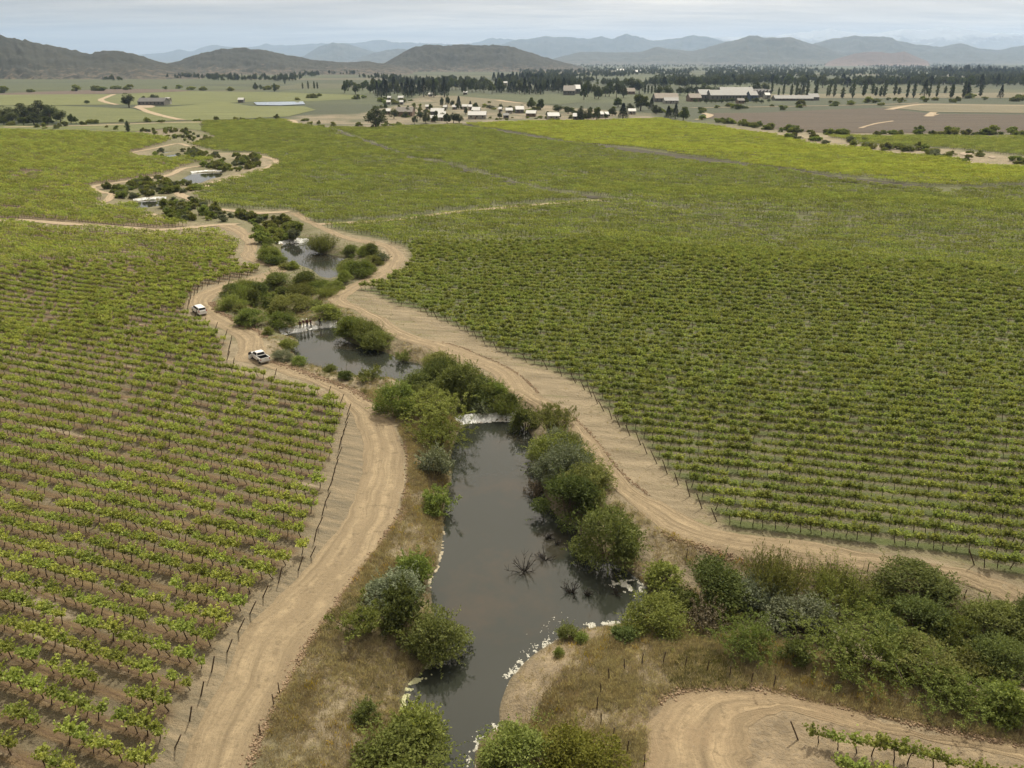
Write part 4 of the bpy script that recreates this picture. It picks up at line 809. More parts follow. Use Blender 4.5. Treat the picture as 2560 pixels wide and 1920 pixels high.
# shrubs along the upper creek, spread by area
UP = [([(415,510),(470,500),(520,512),(560,530),(640,538),(660,560),(600,556),(520,556),(450,560),(405,545)], 20, 'in the creek thicket by the left track junction', ('olive','fresh','olive','dark')),
 ([(620,545),(700,545),(760,575),(740,605),(690,600),(650,590)], 14, 'in the creek thicket upstream of the third pond', ('fresh','dark','olive')),
 ([(262,470),(330,457),(420,442),(446,458),(500,466),(500,476),(430,488),(340,499),(292,497)], 20, 'in the meander left of the fourth pond', ('fresh','olive','olive')),
 ([(500,416),(560,402),(600,397),(640,391),(660,406),(640,420),(585,432),(552,428)], 18, 'in the creek bend right of the fourth pond', ('fresh','olive','olive')),
 ([(372,391),(400,376),(470,371),(500,382),(560,396),(540,402),(450,398),(440,388),(400,397)], 14, 'around the small fifth pond', ('grey','olive','fresh')),
 ([(340,330),(420,322),(480,332),(520,344),(535,352),(490,362),(440,352),(380,340)], 16, 'on the uppermost visible creek', ('olive','fresh')),
 ([(70,318),(150,316),(330,322),(330,328),(70,324)], 8, 'in the hedge above the upper left block', ('olive','fresh')),
 ([(400,520),(440,512),(450,530),(420,540)], 4, 'beside the left far pond', ('fresh',)),
 ([(565,738),(620,725),(690,714),(760,738),(830,745),(800,772),(700,785),(640,806),(585,785)], 20, 'in the thicket inside the left road bend', ('fresh','olive','reed','dark')),
 ([(660,585),(700,600),(705,615),(690,650),(720,672),(700,690),(660,672),(655,630)], 8, 'on the left shore of the third pond', ('fresh','olive')),
 ([(850,645),(940,628),(952,650),(900,690),(862,702)], 8, 'inside the right road loop', ('fresh','olive','grey')),
 ([(1005,935),(1080,905),(1190,955),(1270,1010),(1290,1035),(1160,1035),(1060,1005)], 14, 'between the second pond and the nearest weir', ('fresh','olive','dark')),
 ([(855,822),(960,852),(1050,885),(1060,905),(1000,893),(930,873),(866,850)], 7, 'on the right shore of the second pond', ('fresh','olive','reed')),
 ([(770,722),(840,722),(830,742),(780,746),(750,740)], 5, 'between the second and the third pond', ('fresh','reed','olive')),
 ([(1340,1090),(1420,1120),(1460,1180),(1500,1250),(1470,1290),(1400,1200)], 8, 'on the right bank behind the big shrubs', ('olive','fresh'))]
for pl, n, lb, ks in UP:
    P_ = np.array(pl, float); k = 0; L_ = []
    while k < n:
        x, y = random.uniform(P_[:, 0].min(), P_[:, 0].max()), random.uniform(P_[:, 1].min(), P_[:, 1].max())
        if not inside(P_, np.array([x]), np.array([y]))[0]: continue
        p = at(x, y)
        if any(sdist(q, np.array([p.x]), np.array([p.y]))[0] < 0.8 for q, _, _ in PW): k += 0.3; continue
        q = ppm(p); w_ = random.uniform(2.8, 6.2); kn = random.choice(ks)
        L_.append((x, kn, shrub(kn, x, y, w_*q, y - w_*random.uniform(0.55, 0.85)*q, '', 'shrubs ' + lb))); k += 1
    for kn in set(v[1] for v in L_):
        for i, v in enumerate(sorted([v for v in L_ if v[1] == kn], key=lambda v: v[0])): v[2]['label'] = '%s %s shrub from the left %s' % (ordinal(i+1), WORDS[kn], lb)
# low scrub between those shrubs that nobody could count
rng = np.random.default_rng(44); SP_, SS = [], []
for pl, n in zip([u[0] for u in UP[:6]], (60, 26, 70, 50, 40, 40)):
    P_ = np.array(pl, float); xs = rng.uniform(P_[:, 0].min(), P_[:, 0].max(), n*4); ys = rng.uniform(P_[:, 1].min(), P_[:, 1].max(), n*4); k = inside(P_, xs, ys)
    for x, y in list(zip(xs[k], ys[k]))[:n]:
        p = at(x, y)
        if min(sdist(q, np.array([p.x]), np.array([p.y]))[0] for q, _, _ in PW) > 0.6: SP_.append((p.x, p.y, p.z - .1)); SS.append(rng.uniform(1.6, 4.2)/(2*3.4*.86))
scatter('creek_scrub', SP_, rng.uniform(0, 6.28, len(SP_)), SS, rng.integers(0, 6, len(SP_)), [merged('scrub', SHR[kn, 'F'][0][v]) for kn in ('fresh', 'olive', 'grey') for v in (0, 1)], 'low green scrub between the shrubs of the upper creek', 'scrub')
# ------------------------------------------------------------------ trees
T_EUC = leaf_mat('leaf_eucalypt', (0.065, 0.080, 0.040), (0.130, 0.148, 0.076), 0.25)
T_PINE = leaf_mat('leaf_pine', (0.036, 0.050, 0.030), (0.075, 0.092, 0.055), 0.15)
T_POP = leaf_mat('leaf_poplar', (0.058, 0.078, 0.036), (0.11, 0.135, 0.06), 0.2)
T_RND = leaf_mat('leaf_broad', (0.070, 0.094, 0.034), (0.135, 0.160, 0.058), 0.25)
def tree_meshes(kind, seed):
    rng = np.random.default_rng(seed); tr = MB()
    if kind == 'pine':
        n = 900; t = rng.uniform(0, 1, n)**0.8; rad = (1-t)*2.6*rng.uniform(0.35, 1, n) + 0.15; th = rng.uniform(0, 6.283, n)
        c = np.c_[rad*np.cos(th), rad*np.sin(th), 1.5 + t*13.0 - rad*0.25]; a = np.c_[np.cos(th), np.sin(th), -0.25 + rng.normal(0, .3, n)]; s = rng.uniform(0.5, 1.1, n); Hh, Wd = 14.5, 5.0; mt = T_PINE
        tr.tube([(0, 0, -.5), (0, 0, 6), (0, 0, 13.5)], [0.28, 0.2, 0.05], 6)
    elif kind == 'poplar':
        n = 800; t = rng.uniform(0, 1, n); prof = 1.5*np.sin(np.clip(t*0.92+0.1, 0, 1)*np.pi)**0.6; rad = prof*np.sqrt(rng.uniform(0.05, 1, n))*(0.8 + 0.3*np.sin(t*23+seed)); th = rng.uniform(0, 6.283, n)
        c = np.c_[rad*np.cos(th), rad*np.sin(th), 1.0 + t*14.5]; a = rng.normal(0, .5, (n, 3)) + np.array([0, 0, 1]); s = rng.uniform(0.45, 0.95, n); Hh, Wd = 15.8, 3.0; mt = T_POP
        tr.tube([(0, 0, -.5), (0, 0, 7), (0.1, 0, 14)], [0.25, 0.16, 0.04], 6)
    else:
        Hh, Wd = (15.0, 10.0) if kind == 'euc' else (8.5, 8.6); n = 2300 if kind == 'euc' else 1700
        c, d, cs = crown_points(rng, n, 17 if kind == 'euc' else 14, Wd/2*1.05, Wd/2, Hh*0.78, Hh*0.16, 0.34, 0.35); a = d + rng.normal(0, .7, c.shape); s = rng.uniform(0.5, 1.0, n); mt = T_EUC if kind == 'euc' else T_RND
        tr.tube([(0, 0, -.5), (0.2, 0.1, Hh*.25), (0, 0.2, Hh*.55)], [0.42, 0.3, 0.14], 6)
        for p in cs[:7]: tr.tube([(0.15, 0.1, Hh*.25), (p[0]*.5, p[1]*.5, Hh*.2 + p[2]*.4), p], [0.2, 0.12, 0.05], 4, False)
    return quad_mesh('tree_crown', [leaf_quads(c, a, s, s*0.62, rng)], [mt]), tr.mesh('tree_trunk', [BARK], True), Hh, Wd
TREES = {k: [tree_meshes(k, 700 + 20*i + v) for v in range(3)] for i, k in enumerate(('pine', 'poplar', 'euc', 'round'))}
def tree(kind, px, basey, topy, wpx, label=None, group=None):
    p = at(px, basey); q = ppm(p); cr, tk, Hh, Wd = random.choice(TREES[kind])
    sz = max((basey - topy)/q/Hh, 0.2); sw = max(wpx/q/Wd, sz*0.45)
    o = link({'pine': 'pine_tree', 'poplar': 'poplar_tree', 'euc': 'eucalyptus_tree', 'round': 'broadleaf_tree'}[kind], None, None, (p.x, p.y, p.z), random.uniform(0, 6.28), (sw, sw, sz))
    tag(o, label, 'tree', group); link('crown', cr, o); link('trunk', tk, o); o['px'] = px; return o
KW = {'pine': 'dark conifer', 'poplar': 'slim poplar', 'euc': 'tall eucalyptus', 'round': 'rounded broadleaf tree'}
for a_ in (('euc',940,318,264,54,'big dark eucalyptus standing alone at the front of the village'), ('euc',323,269,233,37,'large dark round-crowned tree beside the lonely farm building'), ('euc',361,257,240,16,'small dark tree left behind the lonely farm building'), ('euc',386,257,236,28,'dark tree behind the lonely farm roof'),
  ('poplar',321,330,303,15,'single upright green tree in the hedge above the upper left block'), ('round',217,260,251,18,'lone rounded tree in the green field left of the farm'), ('poplar',687,229,209,11,'dark poplar in the field above the reservoir'), ('poplar',712,210,197,6,'tiny far poplar above the reservoir')): tree(*a_)
ZONES = {}
def zoned(zone, kind, *a):
    o = tree(kind, *a); ZONES.setdefault((zone, KW[kind]), []).append(o)
for x, b, t, wd in ((20,306,264,52),(62,306,257,56),(102,304,250,60),(130,307,262,46),(152,309,272,36),(34,311,276,40),(86,312,280,40),(-14,308,262,50)): zoned('in the dark grove at the left edge', 'euc', x, b, t, wd)
for x, b, t, wd in ((178,310,284,18),(191,310,291,15),(120,313,290,30),(60,313,292,30),(10,313,292,26)): zoned('in the dark grove at the left edge', 'round', x, b, t, wd)
for x in (757, 771, 786, 794): zoned('in the short row above the reservoir', 'poplar', x, 222, random.uniform(203, 208), 6)
for x, b, t, wd in ((640,226,206,14),(652,226,210,9),(1105,270,243,12),(1119,266,238,14),(1131,268,249,12)): zoned('behind the village houses', 'euc', x, b, t, wd)
for x, b, t, wd in ((1147,273,242,18),(1176,272,253,13),(1628,275,246,19),(1688,297,260,20),(1670,297,266,22),(1557,298,260,30)): zoned('among the village houses', 'pine', x, b, t, wd)
for x, b, t, wd in ((1037,311,290,18),(1065,309,279,26),(1088,306,288,22),(1118,309,283,24),(1134,308,280,28),(1148,308,284,22),(985,298,270,26),(1050,300,276,20),(1020,290,268,24),(960,290,272,22),(1330,277,244,24),(1352,275,246,24),(1451,301,264,22),(1470,302,270,28),(1492,303,266,24),(1601,277,235,46),(1640,285,262,30),(1575,280,258,26),(1530,290,266,24),(1708,306,267,32),(1225,272,262,24),(1395,282,262,30),(1420,284,266,30),(1380,296,280,26),(1275,275,264,26),(1545,268,244,30)): zoned('in the village', random.choice(('euc','round')), x, b, t, wd)
for _ in range(30):
    x = random.uniform(960, 1560); b = random.uniform(272, 300); zoned('between the village roofs', random.choice(('round', 'round', 'euc')), x, b, b - random.uniform(10, 20), random.uniform(10, 20))
for x in np.arange(944, 1108, 8.5): zoned('in the conifer wood behind the village', random.choice(('pine','pine','euc')), x + random.uniform(-6, 6), random.uniform(232, 244), random.uniform(194, 212), random.uniform(15, 26))
for x in np.arange(1246, 1466, 8.0): zoned('in the long conifer belt behind the village', random.choice(('pine','pine','euc')), x + random.uniform(-6, 6), random.uniform(226, 238), random.uniform(194, 212), random.uniform(14, 25))
for x in np.arange(1236, 1364, 8.0): zoned('in the tallest far conifer block', 'pine', x + random.uniform(-3, 3), random.uniform(202, 207), random.uniform(180, 187), random.uniform(14, 20))
for x in np.arange(862, 946, 9.0): zoned('left of the conifer wood', 'round', x, random.uniform(219, 242), random.uniform(197, 212), 20)
for x in np.arange(1080, 1260, 10.0): zoned('between the two conifer woods', random.choice(('euc','round')), x, random.uniform(222, 238), random.uniform(194, 208), 20)
for x in np.arange(1460, 1560, 9.0): zoned('around the dark warehouse', random.choice(('euc','round')), x, random.uniform(228, 250), random.uniform(200, 218), 22)
for x, b, t, wd in ((1578,234,194,44),(1598,234,200,30),(1670,246,212,28),(1719,240,212,26),(1760,238,208,32),(1783,238,216,30),(1805,238,214,34),(1838,238,216,30),(1890,234,203,26),(1912,234,204,24),(1700,238,218,26),(1740,238,216,28),(1648,240,214,24),(2030,248,232,30),(1865,246,240,22)): zoned('behind the grey sheds', 'euc', x, b, t, wd)
for x in np.arange(1738, 1925, 13.0): zoned('close before the grey sheds', random.choice(('round', 'euc')), x + random.uniform(-4, 4), random.uniform(255, 259), random.uniform(243, 249), random.uniform(12, 20))
for x in (1612, 1620, 1629, 1637, 1646): zoned('left of the grey sheds', 'poplar', x, 234, random.uniform(208, 214), 7)
for x in list(np.arange(1930, 2450, 14.5)): zoned('in the loose row right of the grey sheds', 'poplar', x + random.uniform(-14, 14), random.uniform(231, 246), random.uniform(202, 222), random.uniform(6, 13))
for x, b, t, wd in ((2006,240,212,13),(1872,233,216,14),(2415,244,208,16),(2310,240,200,20),(2500,246,214,16)): zoned('right of the grey sheds', 'pine', x, b, t, wd)
for x in np.arange(1640, 2560, 15.0): zoned('in the broad wooded belt at far right', random.choice(('euc','euc','pine','round')), x + random.uniform(-5, 5), random.uniform(205, 222), random.uniform(185, 197), random.uniform(20, 30))
for x in np.arange(2330, 2560, 10.0): zoned('in the dark far wood at upper right', 'pine', x + random.uniform(-3, 3), random.uniform(180, 187), random.uniform(163, 173), random.uniform(16, 26))
for (zn, kw), L_ in ZONES.items():
    L_.sort(key=lambda o: o['px'])
    for i, o in enumerate(L_):
        o['label'] = kw + ' ' + zn + (', %s from the left' % ordinal(i+1) if len(L_) > 1 else ''); o['group'] = 'trees ' + zn; del o['px']
# bushes in lines and patches at middle distance
def line_pts(pl, n, sy):
    P_ = np.array(pl, float); d = np.r_[0, np.cumsum(np.hypot(*np.diff(P_, axis=0).T))]; t = np.sort(RNG.uniform(0, d[-1], n))
    return [(np.interp(v, d, P_[:, 0]), np.interp(v, d, P_[:, 1]) + RNG.normal(0, sy)) for v in t]
for pl, n, sy, wm, lb, ks in (
  ([(1745,297),(1850,314),(1960,330),(2060,337),(2300,338),(2560,340)], 64, 1.5, (5, 10), 'in the hedge below the ploughed field', ('olive','fresh','dark')),
  ([(1960,344),(2060,358),(2170,370),(2300,380),(2400,398),(2560,412)], 46, 5.0, (5, 9), 'along the stream beyond the bright block', ('olive','fresh','grey')),
  ([(735,306),(830,314),(930,319),(1000,316)], 16, 2.5, (4, 8), 'on the village edge', ('olive','fresh')),
  ([(900,268),(1000,275),(1100,285),(1250,282),(1400,285),(1560,290)], 34, 10.0, (5, 9), 'between the village houses', ('dark','olive','fresh')),
  ([(1170,300),(1260,299),(1340,298),(1440,301)], 14, 2.5, (3, 6), 'in the village front gardens', ('olive','fresh')),
  ([(1640,280),(1720,290),(1800,271),(1950,268),(2100,262),(2250,255)], 36, 4.0, (7, 13), 'in front of the grey sheds', ('fresh','olive','dark')),
  ([(870,250),(930,255),(1010,250)], 10, 6.0, (7, 12), 'under the conifer wood', ('olive','fresh')),
  ([(740,250),(800,244),(770,248)], 6, 2.0, (8, 12), 'beside the reservoir', ('olive',)),
  ([(0,234),(200,229),(430,224),(700,226)], 18, 1.5, (12, 20), 'along the far brown field', ('olive','fresh')),
  ([(2250,255),(2560,252)], 16, 3.0, (9, 15), 'above the dry field', ('fresh','olive')),
  ([(0,313),(120,318),(240,310),(500,304),(700,299)], 22, 1.5, (4, 8), 'along the pale ditch', ('olive','fresh'))):
    L_ = []
    for x, y in line_pts(pl, n, sy):
        q = ppm(at(x, y)); wd = random.uniform(*wm); kn = random.choice(ks); L_.append((x, kn, shrub(kn, x, y, wd*q, y - wd*random.uniform(.5, .8)*q, '', 'bushes ' + lb, 'bush')))
    for k in set(v[1] for v in L_):
        for i, v in enumerate(sorted([v for v in L_ if v[1] == k], key=lambda v: v[0])): v[2]['label'] = '%s %s bush from the left %s' % (ordinal(i+1), WORDS[k], lb)
# far plain: trees that read as one mass
rng = np.random.default_rng(5); n = 22000
PXr, PYr = rng.uniform(-100, 2660, n), 158 + 56*rng.random(n)**1.25
f1 = vnoise(77); dens = f1(PXr/70.0, PYr/5.0)*0.6 + f1(PXr/210.0 + 9, PYr/9.0)*0.55 + 0.2*(PXr > 1250)
k = (dens > 0.66) & ~((PXr < 900) & (PYr > 205)) & ~((PXr > 900) & (PXr < 1300) & (PYr > 176) & (PYr < 195)); PXr, PYr = PXr[k], PYr[k]
xy = np.array([flat(a_, b_) for a_, b_ in zip(PXr, PYr)]); m_ = len(xy)
pick = np.where(rng.random(m_) < 0.25, rng.integers(0, 3, m_), rng.integers(3, 9, m_))
scatter('far_trees', np.c_[xy, H(xy[:, 0], xy[:, 1])], rng.uniform(0, 6.28, m_), rng.uniform(0.55, 1.15, m_), pick, [merged('far_tree', TREES[kk][v][:2]) for kk in ('pine', 'euc', 'round') for v in range(3)], 'scattered trees and woods over the hazy plain', 'trees')

# ------------------------------------------------------------------ buildings
WHITE = simple('white_wall', (0.34, 0.33, 0.30), 0.8, 0.08, 0.8); GREYW = simple('grey_wall', (0.16, 0.155, 0.15), 0.8, 0.1, 0.6); BLUEW_ = simple('blue_wall', (0.07, 0.10, 0.16), 0.7, 0.1, 0.6); BRN = simple('brown_wall', (0.20, 0.14, 0.10), 0.8, 0.15, 0.6)
ZINC = simple('pale_zinc_roof', (0.40, 0.40, 0.39), 0.6, 0.06, 0.7); DARKR = simple('dark_roof', (0.13, 0.115, 0.10), 0.7, 0.2, 0.5); GREYR = simple('grey_roof', (0.10, 0.098, 0.096), 0.6, 0.15, 0.4); TANR = simple('tan_roof', (0.15, 0.12, 0.09), 0.7, 0.15, 0.4)
GLASSD = simple('dark_window', (0.03, 0.035, 0.04), 0.15, 0.1, 1.0); DOORM = simple('door_paint', (0.16, 0.10, 0.07), 0.6, 0.1, 2.0)
def house(px, py, wpx, dep, wh, roof, wall, label, rz=0.0, rise=None, name='house', sawtooth=0, nw=None, lift=0.0):
    p = at(px, py); q = ppm(p); W = wpx/q; o = tag(link(name, None, None, (p.x, p.y + dep/2, p.z + lift), rz), label, 'house' if name == 'house' else 'shed', 'village buildings' if name == 'house' else 'sheds and barns')
    mb = MB(); mb.box((-W/2, -dep/2, -0.4 - lift), (W/2, dep/2, wh)); 
    rise = rise if rise is not None else dep*0.22; e = 0.45
    if not sawtooth: mb.add([(-W/2, -dep/2, wh), (-W/2, dep/2, wh), (-W/2, 0, wh + rise*0.93), (W/2, -dep/2, wh), (W/2, dep/2, wh), (W/2, 0, wh + rise*0.93)], [(0, 2, 1), (3, 4, 5), (0, 3, 5, 2), (1, 2, 5, 4)])
    link('wall', mb.mesh('wall', [wall]), o)
    if sawtooth:
        for i in range(sawtooth):
            x0, x1 = -W/2 + W*i/sawtooth, -W/2 + W*(i+1)/sawtooth; r = MB()
            v = [(x0, -dep/2-e, wh+.03), (x1-.2, -dep/2-e, wh+rise), (x1-.05, -dep/2-e, wh+.03), (x0, dep/2+e, wh+.03), (x1-.2, dep/2+e, wh+rise), (x1-.05, dep/2+e, wh+.03)]
            r.add(v, [(0, 2, 1), (3, 4, 5), (0, 1, 4, 3), (1, 2, 5, 4), (0, 3, 5, 2)]); link('roof', r.mesh('roof', [roof]), o)
    else:
        r = MB(); t = 0.18
        for s in (-1, 1):
            a_ = (0, wh + rise); b_ = (s*(dep/2 + e), wh - e*rise/(dep/2)); v = []
            for x in (-W/2 - e, W/2 + e): v += [(x, a_[0], a_[1]), (x, b_[0], b_[1]), (x, b_[0], b_[1] + t), (x, a_[0], a_[1] + t)]
            r.add(v, [(0, 1, 2, 3), (7, 6, 5, 4), (0, 4, 5, 1), (1, 5, 6, 2), (2, 6, 7, 3), (3, 7, 4, 0)])
        link('roof', r.mesh('roof', [roof]), o)
    d = MB(); d.box((-W*0.08 - 0.5, -dep/2 - .05, 0), (-W*0.08 + 0.5, -dep/2 - .003, min(2.1, wh*.85))); link('door', d.mesh('door', [DOORM]), o)
    for i in range(nw or max(2, int(W/4))):
        x = -W/2 + W*(i + 0.5)/(nw or max(2, int(W/4)))
        if abs(x + W*0.08) < 1.1: x += 1.4
        m_ = MB(); m_.box((x - .55, -dep/2 - .05, wh*.42), (x + .55, -dep/2 - .003, wh*.8)); link('window', m_.mesh('window', [GLASSD]), o)
    return o
def vp(x, y): return 900 + x/3.456, 180 + y/3.456
for x, y, wd, dep, wh, rf, wl, lb in (
  (610,212,36,8,3,ZINC,WHITE,'tiny white house in front of the conifer wood'), (910,196,34,8,3,ZINC,WHITE,'tiny white roofed house below the trees right of the conifer wood'), (350,242,42,9,2.8,ZINC,WHITE,'white roofed house high at the left of the village'), (357,282,26,8,2.8,ZINC,GREYW,'small white roof under the left bushes of the village'),
  (252,242,28,8,2.8,ZINC,WHITE,'leftmost white roof high in the village'), (245,282,32,8,2.8,ZINC,WHITE,'small house at the left of the village below the leftmost roof'), (240,368,34,9,3,ZINC,BRN,'house half hidden right beside the big eucalyptus'), (668,372,110,11,3.2,ZINC,GREYW,'long white roofed house in the middle left of the village'), (705,395,60,9,3,ZINC,WHITE,'white roofed house below the long one'), (705,424,66,9,3,ZINC,WHITE,'white roofed house nearest the vineyard, left of the tree clump'), (627,430,40,8,3,ZINC,BRN,'small white roofed house nearest the vineyard on the left'),
  (1003,366,66,12,3.4,ZINC,WHITE,'white hip roofed house behind the long white shed'), (1287,360,56,9,3,ZINC,WHITE,'white roofed house with two wings beside the lane'), (1377,358,68,12,3.6,ZINC,GREYW,'grey gabled house with a pale roof at the centre right of the village'), (1480,388,82,10,3,ZINC,BRN,'white flat roofed house right of the grey gabled one'), (1670,412,96,11,3,ZINC,WHITE,'wide pale roofed house at the vineyard edge right of the village'),
  (1886,415,76,10,3,ZINC,GREYW,'low pale tent-like house at the bright vineyard edge'), (2070,398,60,9,3.2,ZINC,WHITE,'white house between the tall trees at the village end'), (2130,396,28,8,3,ZINC,WHITE,'small white house beside the trees at the village end'), (905,324,44,8,3,ZINC,WHITE,'white roof behind the small conifers'), (950,330,30,8,3.4,ZINC,WHITE,'little white house right of the small conifers'), (815,326,30,8,2.6,ZINC,GREYW,'grey walled little house left of the small conifers'), (737,326,26,7,2.6,ZINC,WHITE,'little white roof among the tall village trees'), (580,322,26,7,2.6,ZINC,WHITE,'little white roof above the long house'), (1213,352,22,7,3.4,ZINC,WHITE,'narrow white house beside the village lane'),
  (1252,122,42,10,6,ZINC,WHITE,'white two storey house in the clearing before the conifers'), (140+2212,368,60,9,3,ZINC,WHITE,'white house among the trees left of the sheds')):
    x_, y_ = vp(x, y); house(x_, y_, wd/3.456, dep, wh, rf, wl, lb, random.uniform(-.15, .15))
for x, y, wd, dep, wh, rf, wl, lb, saw in (
  (385,384,140,16,4,DARKR,BRN,'large dark roofed barn beside the big eucalyptus',0), (1012,408,152,12,3.4,ZINC,WHITE,'long bright white shed at the front of the village',0), (1262,402,46,7,2.6,GREYR,GREYW,'small grey box shed on the bare plot',0), (1815,200,100,30,6,DARKR,GREYW,'large dark warehouse before the conifer belt',0), (1868,188,70,24,7,ZINC,GREYW,'pale roofed warehouse attached behind the dark one',0)):
    x_, y_ = vp(x, y); house(x_, y_, wd/3.456, dep, wh, rf, wl, lb, random.uniform(-.1, .1), name='shed', sawtooth=saw)
def wp_(x, y): return 1540 + x/3.456, 160 + y/3.456
for x, y, wd, dep, wh, rf, wl, lb, saw in (
  (770,318,100,26,7,GREYR,GREYW,'grey gabled shed at the left end of the big shed row',0), (870,322,110,26,7,GREYR,GREYW,'second grey gabled shed of the big shed row',0), (1060,318,280,40,6.5,GREYR,GREYW,'long grey shed in the middle of the big shed row',0), (1190,322,64,20,7,GREYR,BLUEW_,'blue walled end of the big shed row',0), (1200,290,270,40,7,GREYR,GREYW,'saw-tooth roofed hall behind the shed row',9),
  (440,330,200,24,4.5,TANR,GREYW,'tan roofed low hall left of the shed row',0), (480,344,120,14,3.5,GREYR,WHITE,'pale low shed before the tan hall',0), (685,326,100,20,4.5,TANR,BRN,'tan stack-like shed between the halls',0), (1080,342,56,10,3.4,DARKR,BRN,'small dark barn in the bushes before the sheds',0), (1540,318,330,16,2.6,GREYR,GREYW,'very long low grey roof right of the sheds',0), (1715,316,80,18,4,GREYR,GREYW,'grey gable at the right end of the long low roof',0), (1310,304,40,12,5,ZINC,WHITE,'small white hall at the right end of the shed row',0), (40,66,60,30,5,ZINC,WHITE,'white shed on the far plain at centre',0), (200,78,60,30,4,ZINC,WHITE,'long white shed on the far plain right of the other',0), (120,262,90,20,4,TANR,BRN,'tan roofed shed behind the village trees',0)):
    x_, y_ = wp_(x, y); house(x_, y_, wd/3.456, dep, wh, rf, wl, lb, random.uniform(-.04, .04), name='shed', sawtooth=saw, rise=3.0 if saw else None)
house(378,264,66,16,4.2,GREYR,GREYW,'long low grey farm building beside the large round tree', 0.0, name='shed'); house(408,262,22,12,4,TANR,WHITE,'small tan roofed annex of the farm', 0.0, name='shed'); house(417,255,11,9,3,ZINC,WHITE,'tiny white roof behind the farm', 0.0); house(601,257,13,9,3.4,ZINC,GREYW,'small white roofed hut left of the reservoir', 0.1, name='shed')
house(2306,145,44,60,16,ZINC,WHITE,'huge white hall on the far plain at right', 0.0, name='shed'); 
for i, x in enumerate((14, 84, 102, 42)): house(x, 189, 7, 9, 3, ZINC, WHITE, '%s tiny white house at the foot of the left hill, counted from the left' % ORD[(0, 2, 3, 1)[i]], 0.0)

# ------------------------------------------------------------------ weirs of plastic sheeting
m, nt = new_mat('plastic_sheet'); P = pos(nt)
f = noise(nt, P, 1.1, 5.0, 0.65); c = mixc(nt, mr(nt, f, 0.42, 0.62), (0.62, 0.63, 0.62), (0.30, 0.31, 0.31)); c = mixc(nt, mr(nt, noise(nt, P, 0.5, 3.0), 0.55, 0.65, 0, 0.8), c, (0.48, 0.41, 0.33))
out(nt, princ(nt, c, 0.32, Normal=bump(nt, noise(nt, vscale(nt, P, (3.5, 1.2, 2)), 1.0, 4.0), 0.25))); PLASTIC = m
def weir(pl, lv, wid, label):
    C_ = smooth_line(flats(pl, lv), 14); n = len(C_); t = unit(np.c_[np.gradient(C_, axis=0), np.zeros(n)])[:, :2]; up = np.c_[-t[:, 1], t[:, 0]]
    up = np.where((up[:, 1] > 0)[:, None], up, -up); k = 13; s = np.linspace(-0.55, wid, k); rng = np.random.default_rng(len(label))
    o = tag(link('weir', None, None, (C_[n//2][0], C_[n//2][1], lv)), label, 'weir', 'weirs across the creek'); O = np.array([C_[n//2][0], C_[n//2][1], lv])
    prof = np.interp(s, [-0.55, 0.0, wid*0.55, wid*0.72, wid], [-0.25, 0.06, 0.62, 0.66, 0.30]); core = MB()
    V_ = np.zeros((n, k, 3)); V_[..., :2] = C_[:, None, :] + up[:, None, :]*s[None, :, None]; wr = 0.09*np.sin(np.arange(n)*1.9 + rng.uniform(0, 6, n))[:, None]*np.linspace(1, .3, k)[None, :] + rng.normal(0, .035, (n, k))
    V_[..., 2] = np.maximum(lv + prof[None, :], H(V_[..., 0].ravel(), V_[..., 1].ravel()).reshape(n, k)) + 0.05 + wr
    link('sheet', mesh('sheet', V_.reshape(-1, 3) - O, [(i*k+j, (i+1)*k+j, (i+1)*k+j+1, i*k+j+1) for i in range(n-1) for j in range(k-1)], PLASTIC), o)
    W_ = V_.copy(); W_[..., 2] -= 0.14; secs = [[tuple(p - O) for p in W_[i, ::3]] + [tuple(np.r_[W_[i, -1, :2], lv - 0.9] - O), tuple(np.r_[W_[i, 0, :2], lv - 0.9] - O)] for i in range(0, n, 3)]
    core.loft(secs); link('earth_core', core.mesh('earth_core', [simple('weir_earth', (0.22, 0.17, 0.11), 0.95)]), o); return V_
weir([(1142,1064),(1175,1056),(1230,1053),(1296,1050)], -2.1, 2.0, 'weir of wrinkled white plastic sheet at the head of the nearest pond')
WB = weir([(702,838),(748,829),(790,821),(844,817)], -1.8, 1.8, 'weir of white plastic sheet where the people stand')
weir([(686,614),(725,609),(772,606)], -1.7, 1.8, 'weir of white plastic sheet at the head of the third pond')
weir([(478,433),(520,430),(556,430)], -1.2, 1.6, 'grey weir at the head of the fourth pond'); weir([(334,503),(370,500),(416,498)], -1.2, 1.6, 'grey weir at the head of the left far pond')
